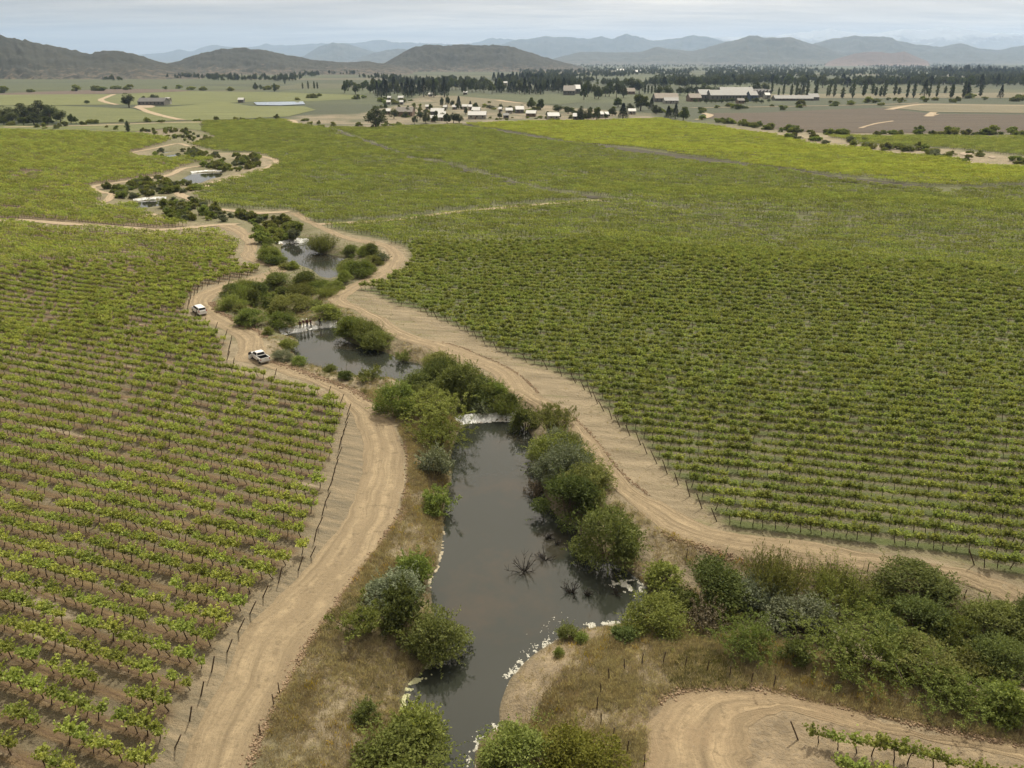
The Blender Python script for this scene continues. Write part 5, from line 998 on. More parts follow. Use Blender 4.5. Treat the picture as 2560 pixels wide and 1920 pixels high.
# ------------------------------------------------------------------ posts
def post_mesh(seed, h, r):
    rng = np.random.default_rng(seed); mb = MB()
    mb.tube([(0, 0, -.35), (rng.normal(0, .02), rng.normal(0, .02), h*.5), (rng.normal(0, .03), 0, h)], [r, r*.95, r*.85], 6); return mb.mesh('post', [POSTW])
PM = [post_mesh(i, 1.75, 0.065) for i in range(4)]; FPM = [post_mesh(20+i, 1.15, 0.05) for i in range(4)]
def ends(key, ang, right_end, maxd, lab, grp):
    dx = np.array([math.cos(ang), math.sin(ang)]); nn = np.array([-math.sin(ang), math.cos(ang)]); poly = FL[key]; r = poly @ nn/SPC; t = poly @ dx; L_ = []
    for row in range(math.ceil(r.min()), math.floor(r.max())+1):
        ts = np.arange(t.min(), t.max(), 0.2); X = row*SPC*nn[0] + ts*dx[0]; Y = row*SPC*nn[1] + ts*dx[1]; k = inside(poly, X, Y) & (np.hypot(X, Y) < maxd)
        if not k.any(): continue
        e = np.nonzero(k)[0][-1 if right_end else 0]; x, y = X[e] + dx[0]*(0.9 if right_end else -0.9), Y[e] + dx[1]*(0.9 if right_end else -0.9)
        a, b = project(np.array([x]), np.array([y]), np.array([H(x, y)]))
        if 0 < a[0] < 2560 and b[0] < 1925: L_.append((b[0], x, y))
    for i, (b, x, y) in enumerate(sorted(L_, reverse=True)):
        o = tag(link('end_post', random.choice(PM), None, (x, y, H(x, y)), 0), lab % ordinal(i+1), 'post', grp)
        s = 1 if right_end else -1; o.rotation_euler = (random.uniform(-.05, .05), s*random.uniform(.28, .5), ang); o.scale = (1, 1, random.uniform(.95, 1.25))
ends('left', ROW_L, True, 190, 'leaning wooden end post, %s from below along the left vineyard edge', 'end posts of the left block')
ends('right', ROW_R, False, 150, 'leaning wooden end post, %s from below along the right vineyard edge', 'end posts of the right block')
ends('lower', ROW_LO, False, 100, 'leaning end post, %s from below at the lower right vine rows', 'end posts of the lower right block')
FP = [(1502,1733),(1522,1702),(1562,1676),(1605,1664),(1658,1659),(1712,1670),(1766,1681),(1823,1695),(1879,1708),(1934,1717)]
for i, (x, y) in enumerate(FP):
    p = at(x, y); o = tag(link('fence_post', random.choice(FPM), None, p, random.uniform(0, 6)), 'short fence post on the mound, %s along the arc above the lower track' % ordinal(i+1), 'post', 'fence posts around the mound'); o.rotation_euler = (random.uniform(-.1, .1), random.uniform(-.1, .1), 0)
for i, (x, y) in enumerate([(1492,1772),(1502,1812),(1534,1848),(1569,1882),(1610,1917)]):
    tag(link('fence_post', random.choice(FPM), None, at(x, y), random.uniform(0, 6)), 'short fence post on the near side of the mound, %s from the top' % ordinal(i+1), 'post', 'fence posts around the mound')
for i, (x, y) in enumerate([(700,1734),(684,1763),(651,1841)]): tag(link('fence_post', random.choice(FPM), None, at(x, y), 0), 'crooked stump on the grass edge of the left road, %s from the top' % ordinal(i+1), 'post', 'stumps along the left road')
for i, x in enumerate(np.linspace(588, 654, 9)): tag(link('fence_post', random.choice(FPM), None, at(x, 797 + (x-588)*0.42), 0), 'thin fence post by the thicket inside the road bend, %s from the left' % ordinal(i+1), 'post', 'fence posts inside the road bend')
for i, (x, y) in enumerate([(1716,1395),(2168,1431),(2410,1498),(2468,1506)]): tag(link('fence_post', random.choice(FPM), None, at(x, y), 0), 'fence post between gully shrubs and right road, %s from the left' % ordinal(i+1), 'post', 'fence posts along the gully')

# ------------------------------------------------------------------ dead branches standing in the pond
def dead(px, py, size, label, seed):
    rng = np.random.default_rng(seed); p = flat(px, py, -2.1); o = tag(link('dead_branches', None, None, (p[0], p[1], -2.25), rng.uniform(0, 6)), label, 'dead shrub', 'dead shrubs in the nearest pond')
    for b in range(14):
        th = b*0.7 + rng.uniform(-.3, .3); e = rng.uniform(.25, 1.2); L = size*rng.uniform(.5, 1); d = np.array([math.cos(th)*math.cos(e), math.sin(th)*math.cos(e), math.sin(e)]); mb = MB(); q = np.zeros(3); pts = [q]
        for k in range(4): q = q + d*L/4 + rng.normal(0, L*.05, 3); pts.append(q)
        mb.tube(pts, [.05, .042, .034, .024, .012], 4)
        for k in (1, 2, 3):
            for _ in range(2): s = pts[k]; v = d*.6 + rng.normal(0, .5, 3); mb.tube([s, s + v*L*.16, s + v*L*.28 + np.array([0, 0, .05])], [.026, .018, .009], 3)
        link('branch', mb.mesh('branch', [DEAD]), o)
for a_ in ((1312,1428,2.3,'largest bare dead shrub standing in the middle of the nearest pond',1), (1362,1398,1.6,'dead twigs above and right of the largest dead shrub in the pond',2), (1430,1482,1.7,'curved dead branches in the water towards the right shore',3), (1468,1488,1.1,'small dead twig clump right of the curved branches',4), (1538,1484,1.1,'dead branches beside the white foam patch',5), (1372,1345,.9,'thin dead twigs in the shade of the right bank shrubs',6), (1392,1360,.7,'tiny dead twig clump beside the thin twigs near the right bank',7)): dead(*a_)

# ------------------------------------------------------------------ foam and waterline
FOAM = simple('foam', (0.50, 0.49, 0.43), 0.7, 0.12, 6.0); SCUM = simple('green_scum', (0.42, 0.42, 0.25), 0.8, 0.2, 4.0)
def lump(mb, c, r, hgt, rng, n=6):
    a0 = rng.uniform(0, 6); pts = [(c[0] + r*rng.uniform(.6, 1.2)*math.cos(a0 + 6.283*i/n), c[1] + r*rng.uniform(.6, 1.2)*math.sin(a0 + 6.283*i/n), c[2] - 0.02) for i in range(n)]
    inn = [(c[0] + (p[0]-c[0])*.6, c[1] + (p[1]-c[1])*.6, c[2] + hgt*rng.uniform(.7, 1.1)) for p in pts]
    mb.add(pts + inn, [tuple(range(n, 2*n))] + [(i, (i+1) % n, n+(i+1) % n, n+i) for i in range(n)])
def foam(px_line, n, spread, label, mat=FOAM, big=0.15, seed=0):
    rng = np.random.default_rng(900 + seed); P_ = np.array(px_line, float); mb = MB(); d = np.r_[0, np.cumsum(np.hypot(*np.diff(P_, axis=0).T))]; N = n*6
    t = rng.uniform(0, d[-1], N); ax = np.interp(t, d, P_[:, 0]) + rng.normal(0, spread, N); ay = np.interp(t, d, P_[:, 1]) + rng.normal(0, spread*.6, N); q = np.array([flat(a, b, -2.1) for a, b in zip(ax, ay)])
    k = (sdist(PW[0][0], q[:, 0], q[:, 1]) < 0.2) & (np.abs(vnoise(60 + seed)(q[:, 0]*1.6 + 90, q[:, 1]*1.6 + 90) - .5) < .13); q = q[k][:n]
    for x, y in q: lump(mb, (x, y, -2.085), rng.uniform(.03, big)*rng.uniform(.5, 1), rng.uniform(.015, .05), rng)
    tag(link('foam', mb.mesh('foam', [mat], True)), label, 'foam', kind='stuff')
foam([(1545,1455),(1575,1462),(1612,1478)], 1100, 10, 'white foam patch at the right shore corner of the nearest pond', seed=1); foam([(1465,1569),(1530,1562),(1590,1553)], 1000, 6, 'white foam band along the near right shore', seed=2)
foam([(1273,1705),(1308,1660),(1350,1625),(1400,1595),(1440,1580)], 420, 10, 'broken white foam along the eroded mound', seed=3, big=.13); foam([(1186,1905),(1215,1850),(1250,1815),(1205,1870)], 500, 11, 'foam threads by the shrub at the bottom edge', seed=4, big=.13)
foam([(1003,1762),(1020,1715),(1056,1684),(1075,1655)], 1000, 6, 'pale green scum along the left shore', SCUM, seed=5); foam([(1108,1330),(1105,1378),(1095,1416),(1073,1454),(1078,1480)], 900, 1.5, 'pale line of dried scum along the left waterline', simple('dry_scum', (0.42, 0.37, 0.27), .9), .13, 6); foam([(1340,1640),(1390,1560),(1420,1560)], 60, 22, 'loose foam flecks drifting off the mound', seed=7, big=.1); foam([(1088,1890),(1080,1860)], 120, 4, 'pale scum at the bottom left shore', seed=8)

# ------------------------------------------------------------------ clods thrown up along the road edges
CLOD = simple('clod_earth', (0.235, 0.168, 0.108), .95, .3, 2.0)
def clods(pl, n, spread, lo, hi, label, seed):
    rng = np.random.default_rng(seed); W_ = smooth_line(ats(pl), 8); d = np.r_[0, np.cumsum(np.linalg.norm(np.diff(W_, axis=0), axis=1))]; mb = MB()
    t = rng.uniform(0, d[-1], n); X = np.interp(t, d, W_[:, 0]) + rng.normal(0, spread, n); Y = np.interp(t, d, W_[:, 1]) + rng.normal(0, spread, n); Z = H(X, Y)
    for x, y, z in zip(X, Y, Z): r = rng.uniform(lo, hi); lump(mb, (x, y, z + r*.1), r, r*rng.uniform(.5, .9), rng, 5)
    tag(link('clods', mb.mesh('clods', [CLOD])), label, 'earth clods', kind='stuff')
clods([(625,1920),(642,1864),(681,1782),(720,1708),(754,1638),(811,1556),(876,1465),(905,1425),(952,1367),(971,1331),(995,1306),(1011,1262),(1024,1197),(1024,1150),(1012,1103)], 2600, .26, .04, .17, 'ridge of broken clods along the outer edge of the left road', 1)
clods([(1640,1755),(1700,1727),(1787,1718),(1907,1722),(2027,1745),(2123,1768),(2219,1791),(2315,1814),(2410,1836),(2560,1861)], 1500, .25, .04, .18, 'ridge of clods along the lower right track', 2)
clods([(1655,1330),(1700,1352),(1771,1377),(1864,1408),(1979,1424),(2113,1431)], 700, .26, .05, .18, 'clods along the near edge of the right road', 3)
clods([(534,756),(536,770),(560,787),(592,802),(622,818),(652,834),(662,845)], 700, .35, .08, .3, 'clods along the inner edge of the upper left road bend', 4)
clods([(680,905),(720,917),(784,940),(846,961),(890,980),(925,1004)], 800, .35, .06, .25, 'clods between the left road and the second pond', 5)
clods([(1103,856),(1157,870),(1199,888),(1250,910),(1304,942),(1349,985)], 420, .16, .05, .16, 'low earth lip along the field side of the right road', 6); clods([(1432,1042),(1475,1084),(1504,1117),(1533,1156),(1569,1196),(1623,1239)], 420, .16, .05, .15, 'low earth lip along the right road by the nearest pond', 7)

# ------------------------------------------------------------------ dry grass
def tuft(seed, n, h, mats, spread=.16, wd=.022):
    rng = np.random.default_rng(seed); b = np.c_[rng.normal(0, spread, (n, 2)), np.zeros(n)]; d = np.c_[rng.normal(0, .38, (n, 2)), np.ones(n)]; L = h*rng.uniform(.5, 1.1, n); c = b + unit(d)*(L*.5)[:, None]
    return quad_mesh('tuft', [leaf_quads(c, d, L, wd*rng.uniform(.8, 1.6, n), rng, .1, 0.3)], mats)
ST = leaf_mat('straw', (0.38, 0.325, 0.215), (0.56, 0.49, 0.345), .45); ST2 = leaf_mat('grey_straw', (0.27, 0.235, 0.168), (0.40, 0.355, 0.26), .4); OLG = leaf_mat('olive_grass', (0.10, 0.11, 0.035), (0.18, 0.18, 0.065), .3); FLW = leaf_mat('yellow_flower', (0.42, 0.30, 0.02), (0.55, 0.40, 0.04), .2); RDG = leaf_mat('russet_grass', (0.27, 0.215, 0.135), (0.38, 0.305, 0.20), .4)
TU = [tuft(1, 26, .5, [ST]), tuft(2, 30, .38, [ST], .22), tuft(3, 26, .45, [ST2]), tuft(4, 30, .3, [ST2], .25), tuft(5, 24, .42, [OLG], .2), tuft(6, 24, .4, [RDG], .22), tuft(7, 10, .5, [FLW], .25, .05)]
rng = np.random.default_rng(8); n = 90000
areas = [ats(pl) for pl in ([(620,1990),(640,1870),(720,1710),(810,1560),(905,1428),(990,1310),(1022,1200),(1020,1120),(980,1040),(900,975),(1060,1000),(1150,1060),(1140,1110),(1120,1250),(1110,1330),(1075,1460),(1100,1600),(1060,1680),(1000,1760),(1080,1860),(1090,1990)],
   [(1190,1990),(1210,1850),(1255,1800),(1280,1700),(1400,1600),(1480,1572),(1620,1545),(1900,1590),(2300,1690),(2560,1760),(2700,1800),(2700,1890),(2560,1862),(2219,1793),(1907,1722),(1700,1725),(1620,1780),(1600,1990)],
   [(1350,1080),(1440,1120),(1480,1185),(1560,1255),(1650,1325),(1800,1385),(2000,1425),(2300,1450),(2560,1550),(2560,1640),(2000,1500),(1640,1480),(1560,1414),(1470,1380),(1440,1310),(1360,1200)],
   [(690,905),(850,965),(930,1010),(1060,980),(1000,950),(850,930),(740,890),(735,860),(700,830),(660,820),(560,780),(540,755),(620,720),(700,700),(830,740),(880,780),(960,830),(1060,880),(1200,925),(1330,1025),(1290,1045),(1100,935),(1000,900),(850,840),(700,840),(665,850)])]
Xg, Yg = [], []
for a_, m_ in zip(areas, (26000, 28000, 12000, 12000)):
    lo, hi = a_.min(0), a_.max(0); X = rng.uniform(lo[0], hi[0], m_*2); Y = rng.uniform(lo[1], hi[1], m_*2); k = inside(a_, X, Y); X, Y = X[k][:m_], Y[k][:m_]; Xg.append(X); Yg.append(Y)
# thin straw on the right headland
k0 = len(np.concatenate(Xg)); lo, hi = headR.min(0), headR.max(0); X = rng.uniform(lo[0], hi[0], 26000); Y = rng.uniform(lo[1], hi[1], 26000); k = inside(headR, X, Y) & ~inside(FL['right'], X, Y); Xg.append(X[k]); Yg.append(Y[k])
Xg, Yg = np.concatenate(Xg), np.concatenate(Yg)
RPOLY = [np.concatenate([ats(a_), ats(b_)[::-1]]) for a_, b_ in ((LL, LR), (RL, RR), (OL, OR))]
ok = np.ones(len(Xg), bool)
for q in RPOLY: ok &= sdist(q, Xg, Yg) > 0.15
for q, _, _ in PW: ok &= sdist(q, Xg, Yg) > 0.25
er = ats([(1235,1840),(1252,1770),(1276,1703),(1312,1660),(1400,1598),(1500,1572),(1470,1625),(1400,1680),(1350,1760),(1310,1850)]); ok &= ~inside(er, Xg, Yg) | (rng.random(len(Xg)) < .12)
f1 = vnoise(31); g1 = f1(Xg*.35 + 50, Yg*.35 + 50); g2 = f1(Xg*.12 + 9, Yg*.12 + 20); ok &= rng.random(len(Xg)) < np.clip((g1 - .1)*1.3, .2, .7)
head = np.arange(len(Xg)) >= k0; ok &= ~head | (rng.random(len(Xg)) < .5)
Xg, Yg, g1, g2, head = Xg[ok], Yg[ok], g1[ok], g2[ok], head[ok]; m_ = len(Xg)
u = rng.random(m_); pick = np.where(u < .28, 0, np.where(u < .5, 1, np.where(u < .7, 2, np.where(u < .85, 3, 5)))); pick = np.where((g2 > .6) & (rng.random(m_) < .35), 5, pick); pick = np.where((g2 < .35) & (rng.random(m_) < .45), 4, pick); pick = np.where((g2 > .6) & (rng.random(m_) < .02), 6, pick)
scatter('dry_grass', np.c_[Xg, Yg, H(Xg, Yg)], rng.uniform(0, 6.28, m_), rng.uniform(.6, 1.25, m_)*np.where(head, .55, 1), pick, TU, 'dry grass and weeds on the banks and the mound', 'grass')

# ------------------------------------------------------------------ vehicles
PAINT, nt = new_mat('white_car_paint'); b_ = princ(nt, mixc(nt, noise(nt, pos(nt), 3.0), (0.74, 0.74, 0.73), (0.80, 0.80, 0.79)), .25); b_.inputs['Coat Weight'].default_value = .5; out(nt, b_)
CGLASS = simple('car_glass', (0.012, 0.014, 0.016), .06, .1, 1, spec=.6); RUB = simple('tyre_rubber', (0.02, 0.02, 0.02), .8); RIMM = simple('rim_metal', (0.45, 0.45, 0.46), .3, .05, 4, .8); BLACKP = simple('black_trim', (0.02, 0.02, 0.022), .5); REDL = simple('tail_lamp', (0.35, 0.02, 0.02), .2); LAMPC = simple('head_lamp', (0.75, 0.76, 0.78), .1); BEDM = simple('bed_liner', (0.03, 0.03, 0.03), .8)
def rrect(x, y0, y1, z0, z1, r=.12):         # rounded loop in the plane x = const
    o = []
    for cy, cz, a in ((y1-r, z1-r, 0), (y0+r, z1-r, 90), (y0+r, z0+r, 180), (y1-r, z0+r, 270)):
        for k in (0, 45, 90): o.append((x, cy + r*math.cos(R(a+k)), cz + r*math.sin(R(a+k))))
    return o
def wheel(o, x, y, r=.36, w=.24):
    s = 1 if y > 0 else -1; g = link('wheel', None, o, (x, y, r)); t = MB(); t.tube([(0, -w/2*s, 0), (0, -w/2*s*.8, 0), (0, w/2*s*.8, 0), (0, w/2*s, 0)], [r*.9, r, r, r*.9], 16); link('tyre', t.mesh('tyre', [RUB]), g)
    q = MB(); q.tube([(0, w/2*s*.7, 0), (0, w/2*s + .012*s, 0)], [r*.62, r*.55], 12); link('rim', q.mesh('rim', [RIMM]), g)
def plate(mb, pts, off): 
    v = [Vector(p) for p in pts]; n = (v[1]-v[0]).cross(v[2]-v[0]).normalized(); k = len(v); mb.add([p + n*off for p in v] + [p - n*.02 for p in v], [tuple(range(k)), tuple(reversed(range(k, 2*k)))] + [(i, k+i, k+(i+1) % k, (i+1) % k) for i in range(k)])
def pickup(loc, rz):
    o = tag(link('pickup_truck', None, None, loc, rz, .94), 'white double cab pickup with its left door open, parked on the left road', 'pickup')
    b = MB(); b.loft([rrect(x, -w, w, z0, z1, r) for x, w, z0, z1, r in ((2.52, .70, .48, .92, .12), (2.40, .84, .42, 1.02, .14), (1.9, .89, .40, 1.10, .14), (1.25, .90, .40, 1.16, .14), (.9, .90, .40, 1.18, .12), (-.9, .90, .40, 1.18, .1))]); link('body', b.mesh('body', [PAINT]), o)
    c = MB(); Z = [(1.15, 1.20, .84, 1.17), (.98, 1.05, .82, 1.35), (.55, .70, .72, 1.74), (.45, .6, .70, 1.78)]
    def ring(z, xf, xr, w): return [(xf, -w, z), (xf, w, z), (xr, w, z), (xr, -w, z)]
    c.loft([ring(1.16, 1.30, -.88, .84), ring(1.22, 1.18, -.86, .83), ring(1.70, .48, -.66, .70), ring(1.77, .38, -.58, .64)]); link('cab', c.mesh('cab', [PAINT]), o)
    g = MB(); plate(g, [(1.10, .70, 1.27), (1.10, -.70, 1.27), (.54, -.62, 1.66), (.54, .62, 1.66)][::-1], .012); link('windscreen', g.mesh('windscreen', [CGLASS]), o)
    g = MB(); plate(g, [(-.835, -.70, 1.28), (-.835, .70, 1.28), (-.685, .60, 1.66), (-.685, -.60, 1.66)][::-1], .012); link('rear_window', g.mesh('rear_window', [CGLASS]), o)
    for s in (-1, 1):
        for x0, x1, t0, t1 in ((.30, 1.0, .30, .56), (-.72, .22, -.60, .22)):
            g = MB(); q = [(x0, s*.822, 1.26), (x1, s*.822, 1.26), (t1, s*.712, 1.66), (t0, s*.712, 1.66)]; plate(g, q if s < 0 else q[::-1], .012); link('side_window', g.mesh('side_window', [CGLASS]), o)
        m_ = MB(); m_.box((.92, s*.93 - .1, 1.2), (1.02, s*.93 + .1, 1.38)); link('mirror', m_.mesh('mirror', [PAINT]), o)
        l = MB(); l.box((2.36, s*.62 - .16, .80), (2.50, s*.62 + .16, .98)); link('headlight', l.mesh('headlight', [LAMPC]), o); l = MB(); l.box((-2.535, s*.82 - .07, .78), (-2.47, s*.82 + .07, 1.06)); link('tail_light', l.mesh('tail_light', [REDL]), o)
        w_ = MB(); w_.box((-2.5, s*.88 - .045, .50), (-.9, s*.88 + .045, 1.16)); link('bed_side', w_.mesh('bed_side', [PAINT]), o)
        for x in (1.62, -1.55):
            a = MB(); pts = [(x + .44*math.cos(t), s*.935, .40 + .44*math.sin(t)) for t in np.linspace(0, math.pi, 9)]; plate(a, pts if s < 0 else pts[::-1], .006); link('wheel_arch', a.mesh('wheel_arch', [BLACKP]), o); wheel(o, x, s*.83)
    d = MB(); d.box((-2.5, -.83, .46), (-.9, .83, .60)); link('bed_floor', d.mesh('bed_floor', [BEDM]), o); d = MB(); d.box((-.97, -.83, .60), (-.905, .83, 1.14)); d.box((-2.44, -.832, .60), (-.97, -.80, 1.12)); d.box((-2.44, .80, .60), (-.97, .832, 1.12)); d.box((-2.44, -.80, .60), (-2.41, .80, 1.1)); link('bed_liner', d.mesh('bed_liner', [BEDM]), o)
    d = MB(); d.box((-2.52, -.84, .52), (-2.445, .84, 1.15)); tg = link('tailgate', d.mesh('tailgate', [PAINT]), o); d = MB(); d.box((-2.545, -.1, .98), (-2.515, .1, 1.04)); link('handle', d.mesh('handle', [BLACKP]), tg)
    d = MB(); d.box((-2.66, -.85, .38), (-2.53, .85, .56)); link('rear_bumper', d.mesh('rear_bumper', [RIMM]), o); d = MB(); d.box((2.5, -.82, .38), (2.60, .82, .60)); link('front_bumper', d.mesh('front_bumper', [BLACKP]), o); d = MB(); d.box((2.49, -.45, .68), (2.54, .45, .90)); link('grille', d.mesh('grille', [BLACKP]), o)
    d = MB(); d.box((-.9, 0, .45), (0, .06, 1.15)); dr = link('door', d.mesh('door', [PAINT]), o, (1.12, .91, 0)); dr.rotation_euler = (0, 0, -R(62)); d = MB(); d.box((-.85, .01, 1.15), (-.1, .05, 1.6)); link('door_glass', d.mesh('door_glass', [CGLASS]), dr)
    return o
def van(loc, rz):
    o = tag(link('minivan', None, None, loc, rz), 'silvery white minivan seen from behind at the outer edge of the left road', 'van')
    b = MB(); b.loft([rrect(x, -w, w, z0, z1, r) for x, w, z0, z1, r in ((2.30, .62, .42, .80, .12), (2.2, .78, .36, .95, .14), (1.6, .85, .34, 1.06, .14), (1.0, .86, .34, 1.10, .12), (-1.9, .86, .34, 1.12, .12), (-2.2, .83, .36, 1.10, .14), (-2.28, .72, .42, 1.0, .12))]); link('body', b.mesh('body', [PAINT]), o)
    c = MB()
    def ring(z, xf, xr, w): return [(xf, -w, z), (xf, w, z), (xr, w, z), (xr, -w, z)]
    c.loft([ring(1.05, 1.5, -2.18, .80), ring(1.14, 1.30, -2.16, .79), ring(1.60, .55, -2.0, .68), ring(1.70, .35, -1.85, .58)]); link('cabin', c.mesh('cabin', [PAINT]), o)
    g = MB(); plate(g, [(1.20, .66, 1.18), (1.20, -.66, 1.18), (.62, -.58, 1.56), (.62, .58, 1.56)][::-1], .014); link('windscreen', g.mesh('windscreen', [CGLASS]), o); g = MB(); plate(g, [(-2.150, -.70, 1.16), (-2.150, .70, 1.16), (-2.025, .62, 1.54), (-2.025, -.62, 1.54)][::-1], .014); link('rear_window', g.mesh('rear_window', [CGLASS]), o)
    for s in (-1, 1):
        for x0, x1, t0, t1 in ((.28, 1.02, .28, .60), (-.82, .18, -.8, .18), (-1.98, -.92, -1.9, -.92)):
            g = MB(); q = [(x0, s*.785, 1.18), (x1, s*.785, 1.18), (t1, s*.695, 1.56), (t0, s*.695, 1.56)]; plate(g, q if s < 0 else q[::-1], .014); link('side_window', g.mesh('side_window', [CGLASS]), o)
        l = MB(); l.box((-2.30, s*.72 - .07, .80), (-2.19, s*.72 + .07, 1.16)); link('tail_light', l.mesh('tail_light', [REDL]), o); l = MB(); l.box((2.16, s*.55 - .15, .72), (2.31, s*.55 + .15, .86)); link('headlight', l.mesh('headlight', [LAMPC]), o); m_ = MB(); m_.box((1.0, s*.90 - .1, 1.1), (1.1, s*.90 + .1, 1.25)); link('mirror', m_.mesh('mirror', [PAINT]), o)
        for x in (1.4, -1.35):
            a = MB(); pts = [(x + .39*math.cos(t), s*.872, .34 + .39*math.sin(t)) for t in np.linspace(0, math.pi, 9)]; plate(a, pts if s < 0 else pts[::-1], .006); link('wheel_arch', a.mesh('wheel_arch', [BLACKP]), o); wheel(o, x, s*.775, .32, .2)
    d = MB(); d.box((-2.36, -.78, .36), (-2.24, .78, .58)); link('rear_bumper', d.mesh('rear_bumper', [PAINT]), o); d = MB(); d.box((-2.31, -.26, .72), (-2.275, .26, .84)); link('number_plate', d.mesh('number_plate', [simple('plate_white', (.7, .7, .68))]), o)
    return o
a_, c_ = at(652, 908), at(636, 900); p = at(650, 901); pickup((p.x, p.y, p.z + .05), math.atan2(c_.y - a_.y, c_.x - a_.x) if False else R(130))
p = at(499, 784); van((p.x, p.y, p.z + .05), R(129))

# ------------------------------------------------------------------ people on the second weir
SKIN = simple('skin', (0.36, 0.22, 0.15), .6, .05); MAROON = simple('maroon_cloth', (0.10, 0.018, 0.022), .85); BLACKC = simple('black_cloth', (0.014, 0.014, 0.016), .85); NAVY = simple('dark_denim', (0.025, 0.028, 0.04), .85); WCAP = simple('white_cap', (0.7, 0.68, 0.64), .8); HAIRM = simple('dark_hair', (0.02, 0.015, 0.012), .6); SHOE = simple('shoe', (0.03, 0.025, 0.02), .7)
def skinned(name, V_, E_, rad, mat, parent, root=0):
    me = bpy.data.meshes.new(name); me.from_pydata(V_, E_, []); me.materials.append(mat); o = link(name, me, parent); o.modifiers.new('skin', 'SKIN')
    for i, d in enumerate(me.skin_vertices[0].data): d.radius = (rad[i], rad[i]) if not hasattr(rad[i], '__len__') else rad[i]; d.use_root = i == root
    s = o.modifiers.new('sub', 'SUBSURF'); s.levels = 1; s.render_levels = 1; return o
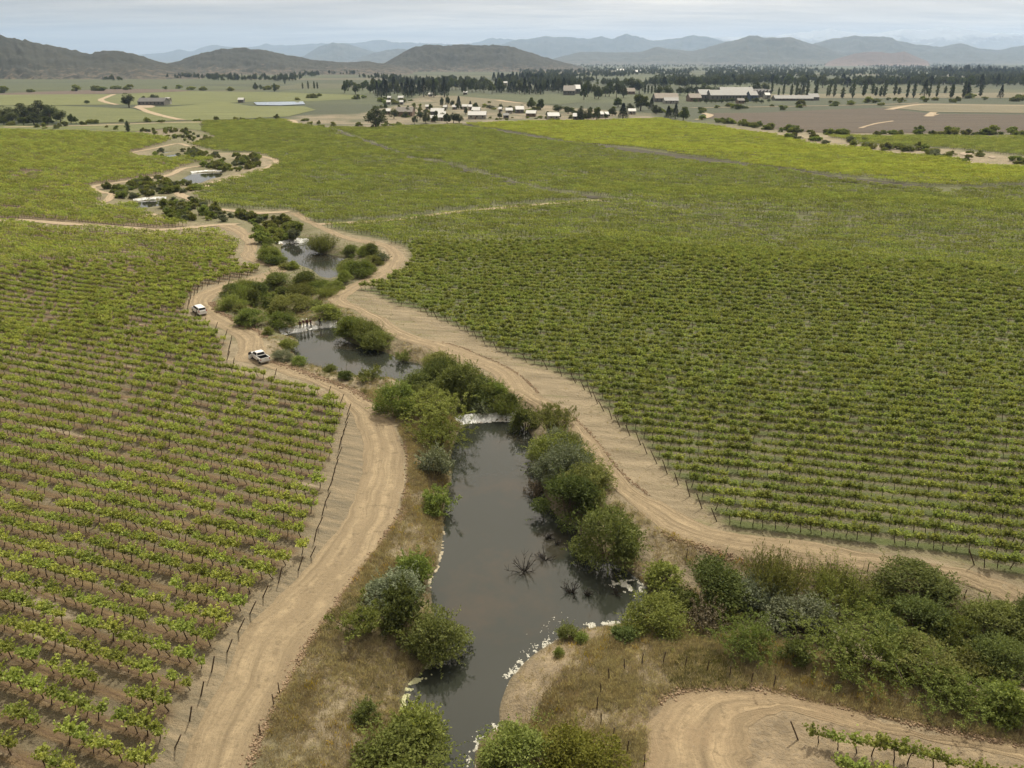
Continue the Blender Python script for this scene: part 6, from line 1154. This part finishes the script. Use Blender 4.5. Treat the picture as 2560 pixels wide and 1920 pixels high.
def person(x, y, z, rz, top, bottom, cap, label, lean=0.0, arm=(0.1, 0.1), stride=.12, h=1.0):
    o = tag(link('person', None, None, (x, y, z), rz, h), label, 'person', 'people on the second weir')
    f = lambda zz: lean*max(zz - .95, 0)*1.0             # forward lean above the hip, +x is forward
    sp = [(0, 0, .95), (f(1.15), 0, 1.15), (f(1.40), 0, 1.40), (f(1.52)+.01, 0, 1.52), (f(1.60)+.02, 0, 1.59), (f(1.68)+.035, 0, 1.68), (f(1.75)+.025, 0, 1.76)]
    V_ = list(sp); E_ = [(i, i+1) for i in range(6)]; rad = [.14, .13, .15, .055, .07, .098, .07]
    V_ += [(f(1.68)+.125, 0, 1.66)]; E_.append((5, 7)); rad.append(.02)                      # nose
    J = {}
    for s, aa in ((-1, arm[0]), (1, arm[1])):
        sh = (f(1.42), s*.19, 1.42); el = (f(1.14)+aa*.5, s*.25, 1.14 + abs(aa)*.1); wr = (f(.92)+aa*1.1, s*.26, .90 + abs(aa)*.35); b = len(V_)
        V_ += [sh, el, wr, (wr[0]+.05, wr[1], wr[2]-.08)]; rad += [.062, .046, .032, .036]; E_ += [(2, b), (b, b+1), (b+1, b+2), (b+2, b+3)]; J[s] = (sh, el, wr)
        for k, (dx, dy, L) in enumerate(((.04, -s*.05, .05), (.03, .02, .08), (.015, .008, .09), (-.002, -.004, .085), (-.018, -.014, .065))): V_.append((wr[0]+.05+dx, wr[1]+dy, wr[2]-.08-L)); rad.append(.009); E_.append((b+3, len(V_)-1))
        hp = (0, s*.1, .90); kn = (.05 + s*stride*.5, s*.11, .50); an = (s*stride - .02, s*.11, .09); b = len(V_); V_ += [hp, kn, an, (an[0]+.15, an[1]*1.15, .04)]; rad += [.095, .06, .045, .04]; E_ += [(0, b), (b, b+1), (b+1, b+2), (b+2, b+3)]; J[s, 'l'] = (hp, kn, an)
    skinned('body', V_, E_, rad, SKIN, o)
    T = [sp[0], sp[1], sp[2], (f(1.48), 0, 1.475)]; E_ = [(0, 1), (1, 2), (2, 3)]; rd = [.165, .155, .18, .09]
    for s in (-1, 1): b = len(T); sh, el, wr = J[s]; T += [sh, el, (el[0]*.3+wr[0]*.7, wr[1], el[2]*.2+wr[2]*.8)]; rd += [.085, .066, .05]; E_ += [(2, b), (b, b+1), (b+1, b+2)]
    skinned('jacket', T, E_, rd, top, o)
    T = [(0, 0, .99)]; E_ = []; rd = [.15]
    for s in (-1, 1): b = len(T); T += [J[s, 'l'][0], J[s, 'l'][1], J[s, 'l'][2]]; rd += [.115, .082, .068]; E_ += [(0, b), (b, b+1), (b+1, b+2)]
    skinned('trousers', T, E_, rd, bottom, o)
    for s in (-1, 1): an = J[s, 'l'][2]; m_ = MB(); m_.loft([rrect(an[0] + d, an[1] - w_, an[1] + w_, .0, hh, .02) for d, w_, hh in ((-.09, .035, .08), (0, .05, .11), (.1, .05, .07), (.2, .03, .045))]); link('shoe', m_.mesh('shoe', [SHOE]), o)
    hx = f(1.70) + .02; m_ = MB(); m_.loft([[(hx + r_*1.1*math.cos(t) - .01, r_*math.sin(t), zz) for t in np.linspace(0, 6.283, 10, endpoint=False)] for zz, r_ in ((1.69, .108), (1.74, .112), (1.79, .09), (1.815, .04))])
    if cap is not HAIRM: m_.box((hx + .06, -.07, 1.725), (hx + .21, .07, 1.74))
    link('hair' if cap is HAIRM else 'cap', m_.mesh('headwear', [cap]), o)
nW, kW = WB.shape[:2]
def on_weir(px): 
    j = int(kW*.42); sx_, sy_ = project(WB[:, j, 0], WB[:, j, 1], WB[:, j, 2]); i = int(np.argmin(abs(sx_ - px))); return WB[i, j]
for px, rz, tp, bt, cp, lb, ln, am, h in (
  (752, -1.3, MAROON, BLACKC, HAIRM, 'leftmost person in dark red on the second weir, bending forward', .35, (.25, .3), 1.0), (760, -1.9, MAROON, WCAP, WCAP, 'person in dark red with a white cap, second from the left on the weir', .1, (.2, .05), 1.0), (770, -1.4, MAROON, BLACKC, WCAP, 'person in dark red with a pale cap, third from the left on the weir', .2, (.1, .3), 1.02), (778, -2.4, MAROON, NAVY, HAIRM, 'bareheaded person in dark red at the right of the group on the weir', .05, (.25, .1), .98),
  (801, 2.6, BLACKC, BLACKC, HAIRM, 'person all in black standing apart at the right on the weir', .05, (.12, .05), 1.06)):
    p = on_weir(px); person(p[0], p[1], p[2] - .02, rz, tp, bt, cp, lb, ln, am, .12, h)
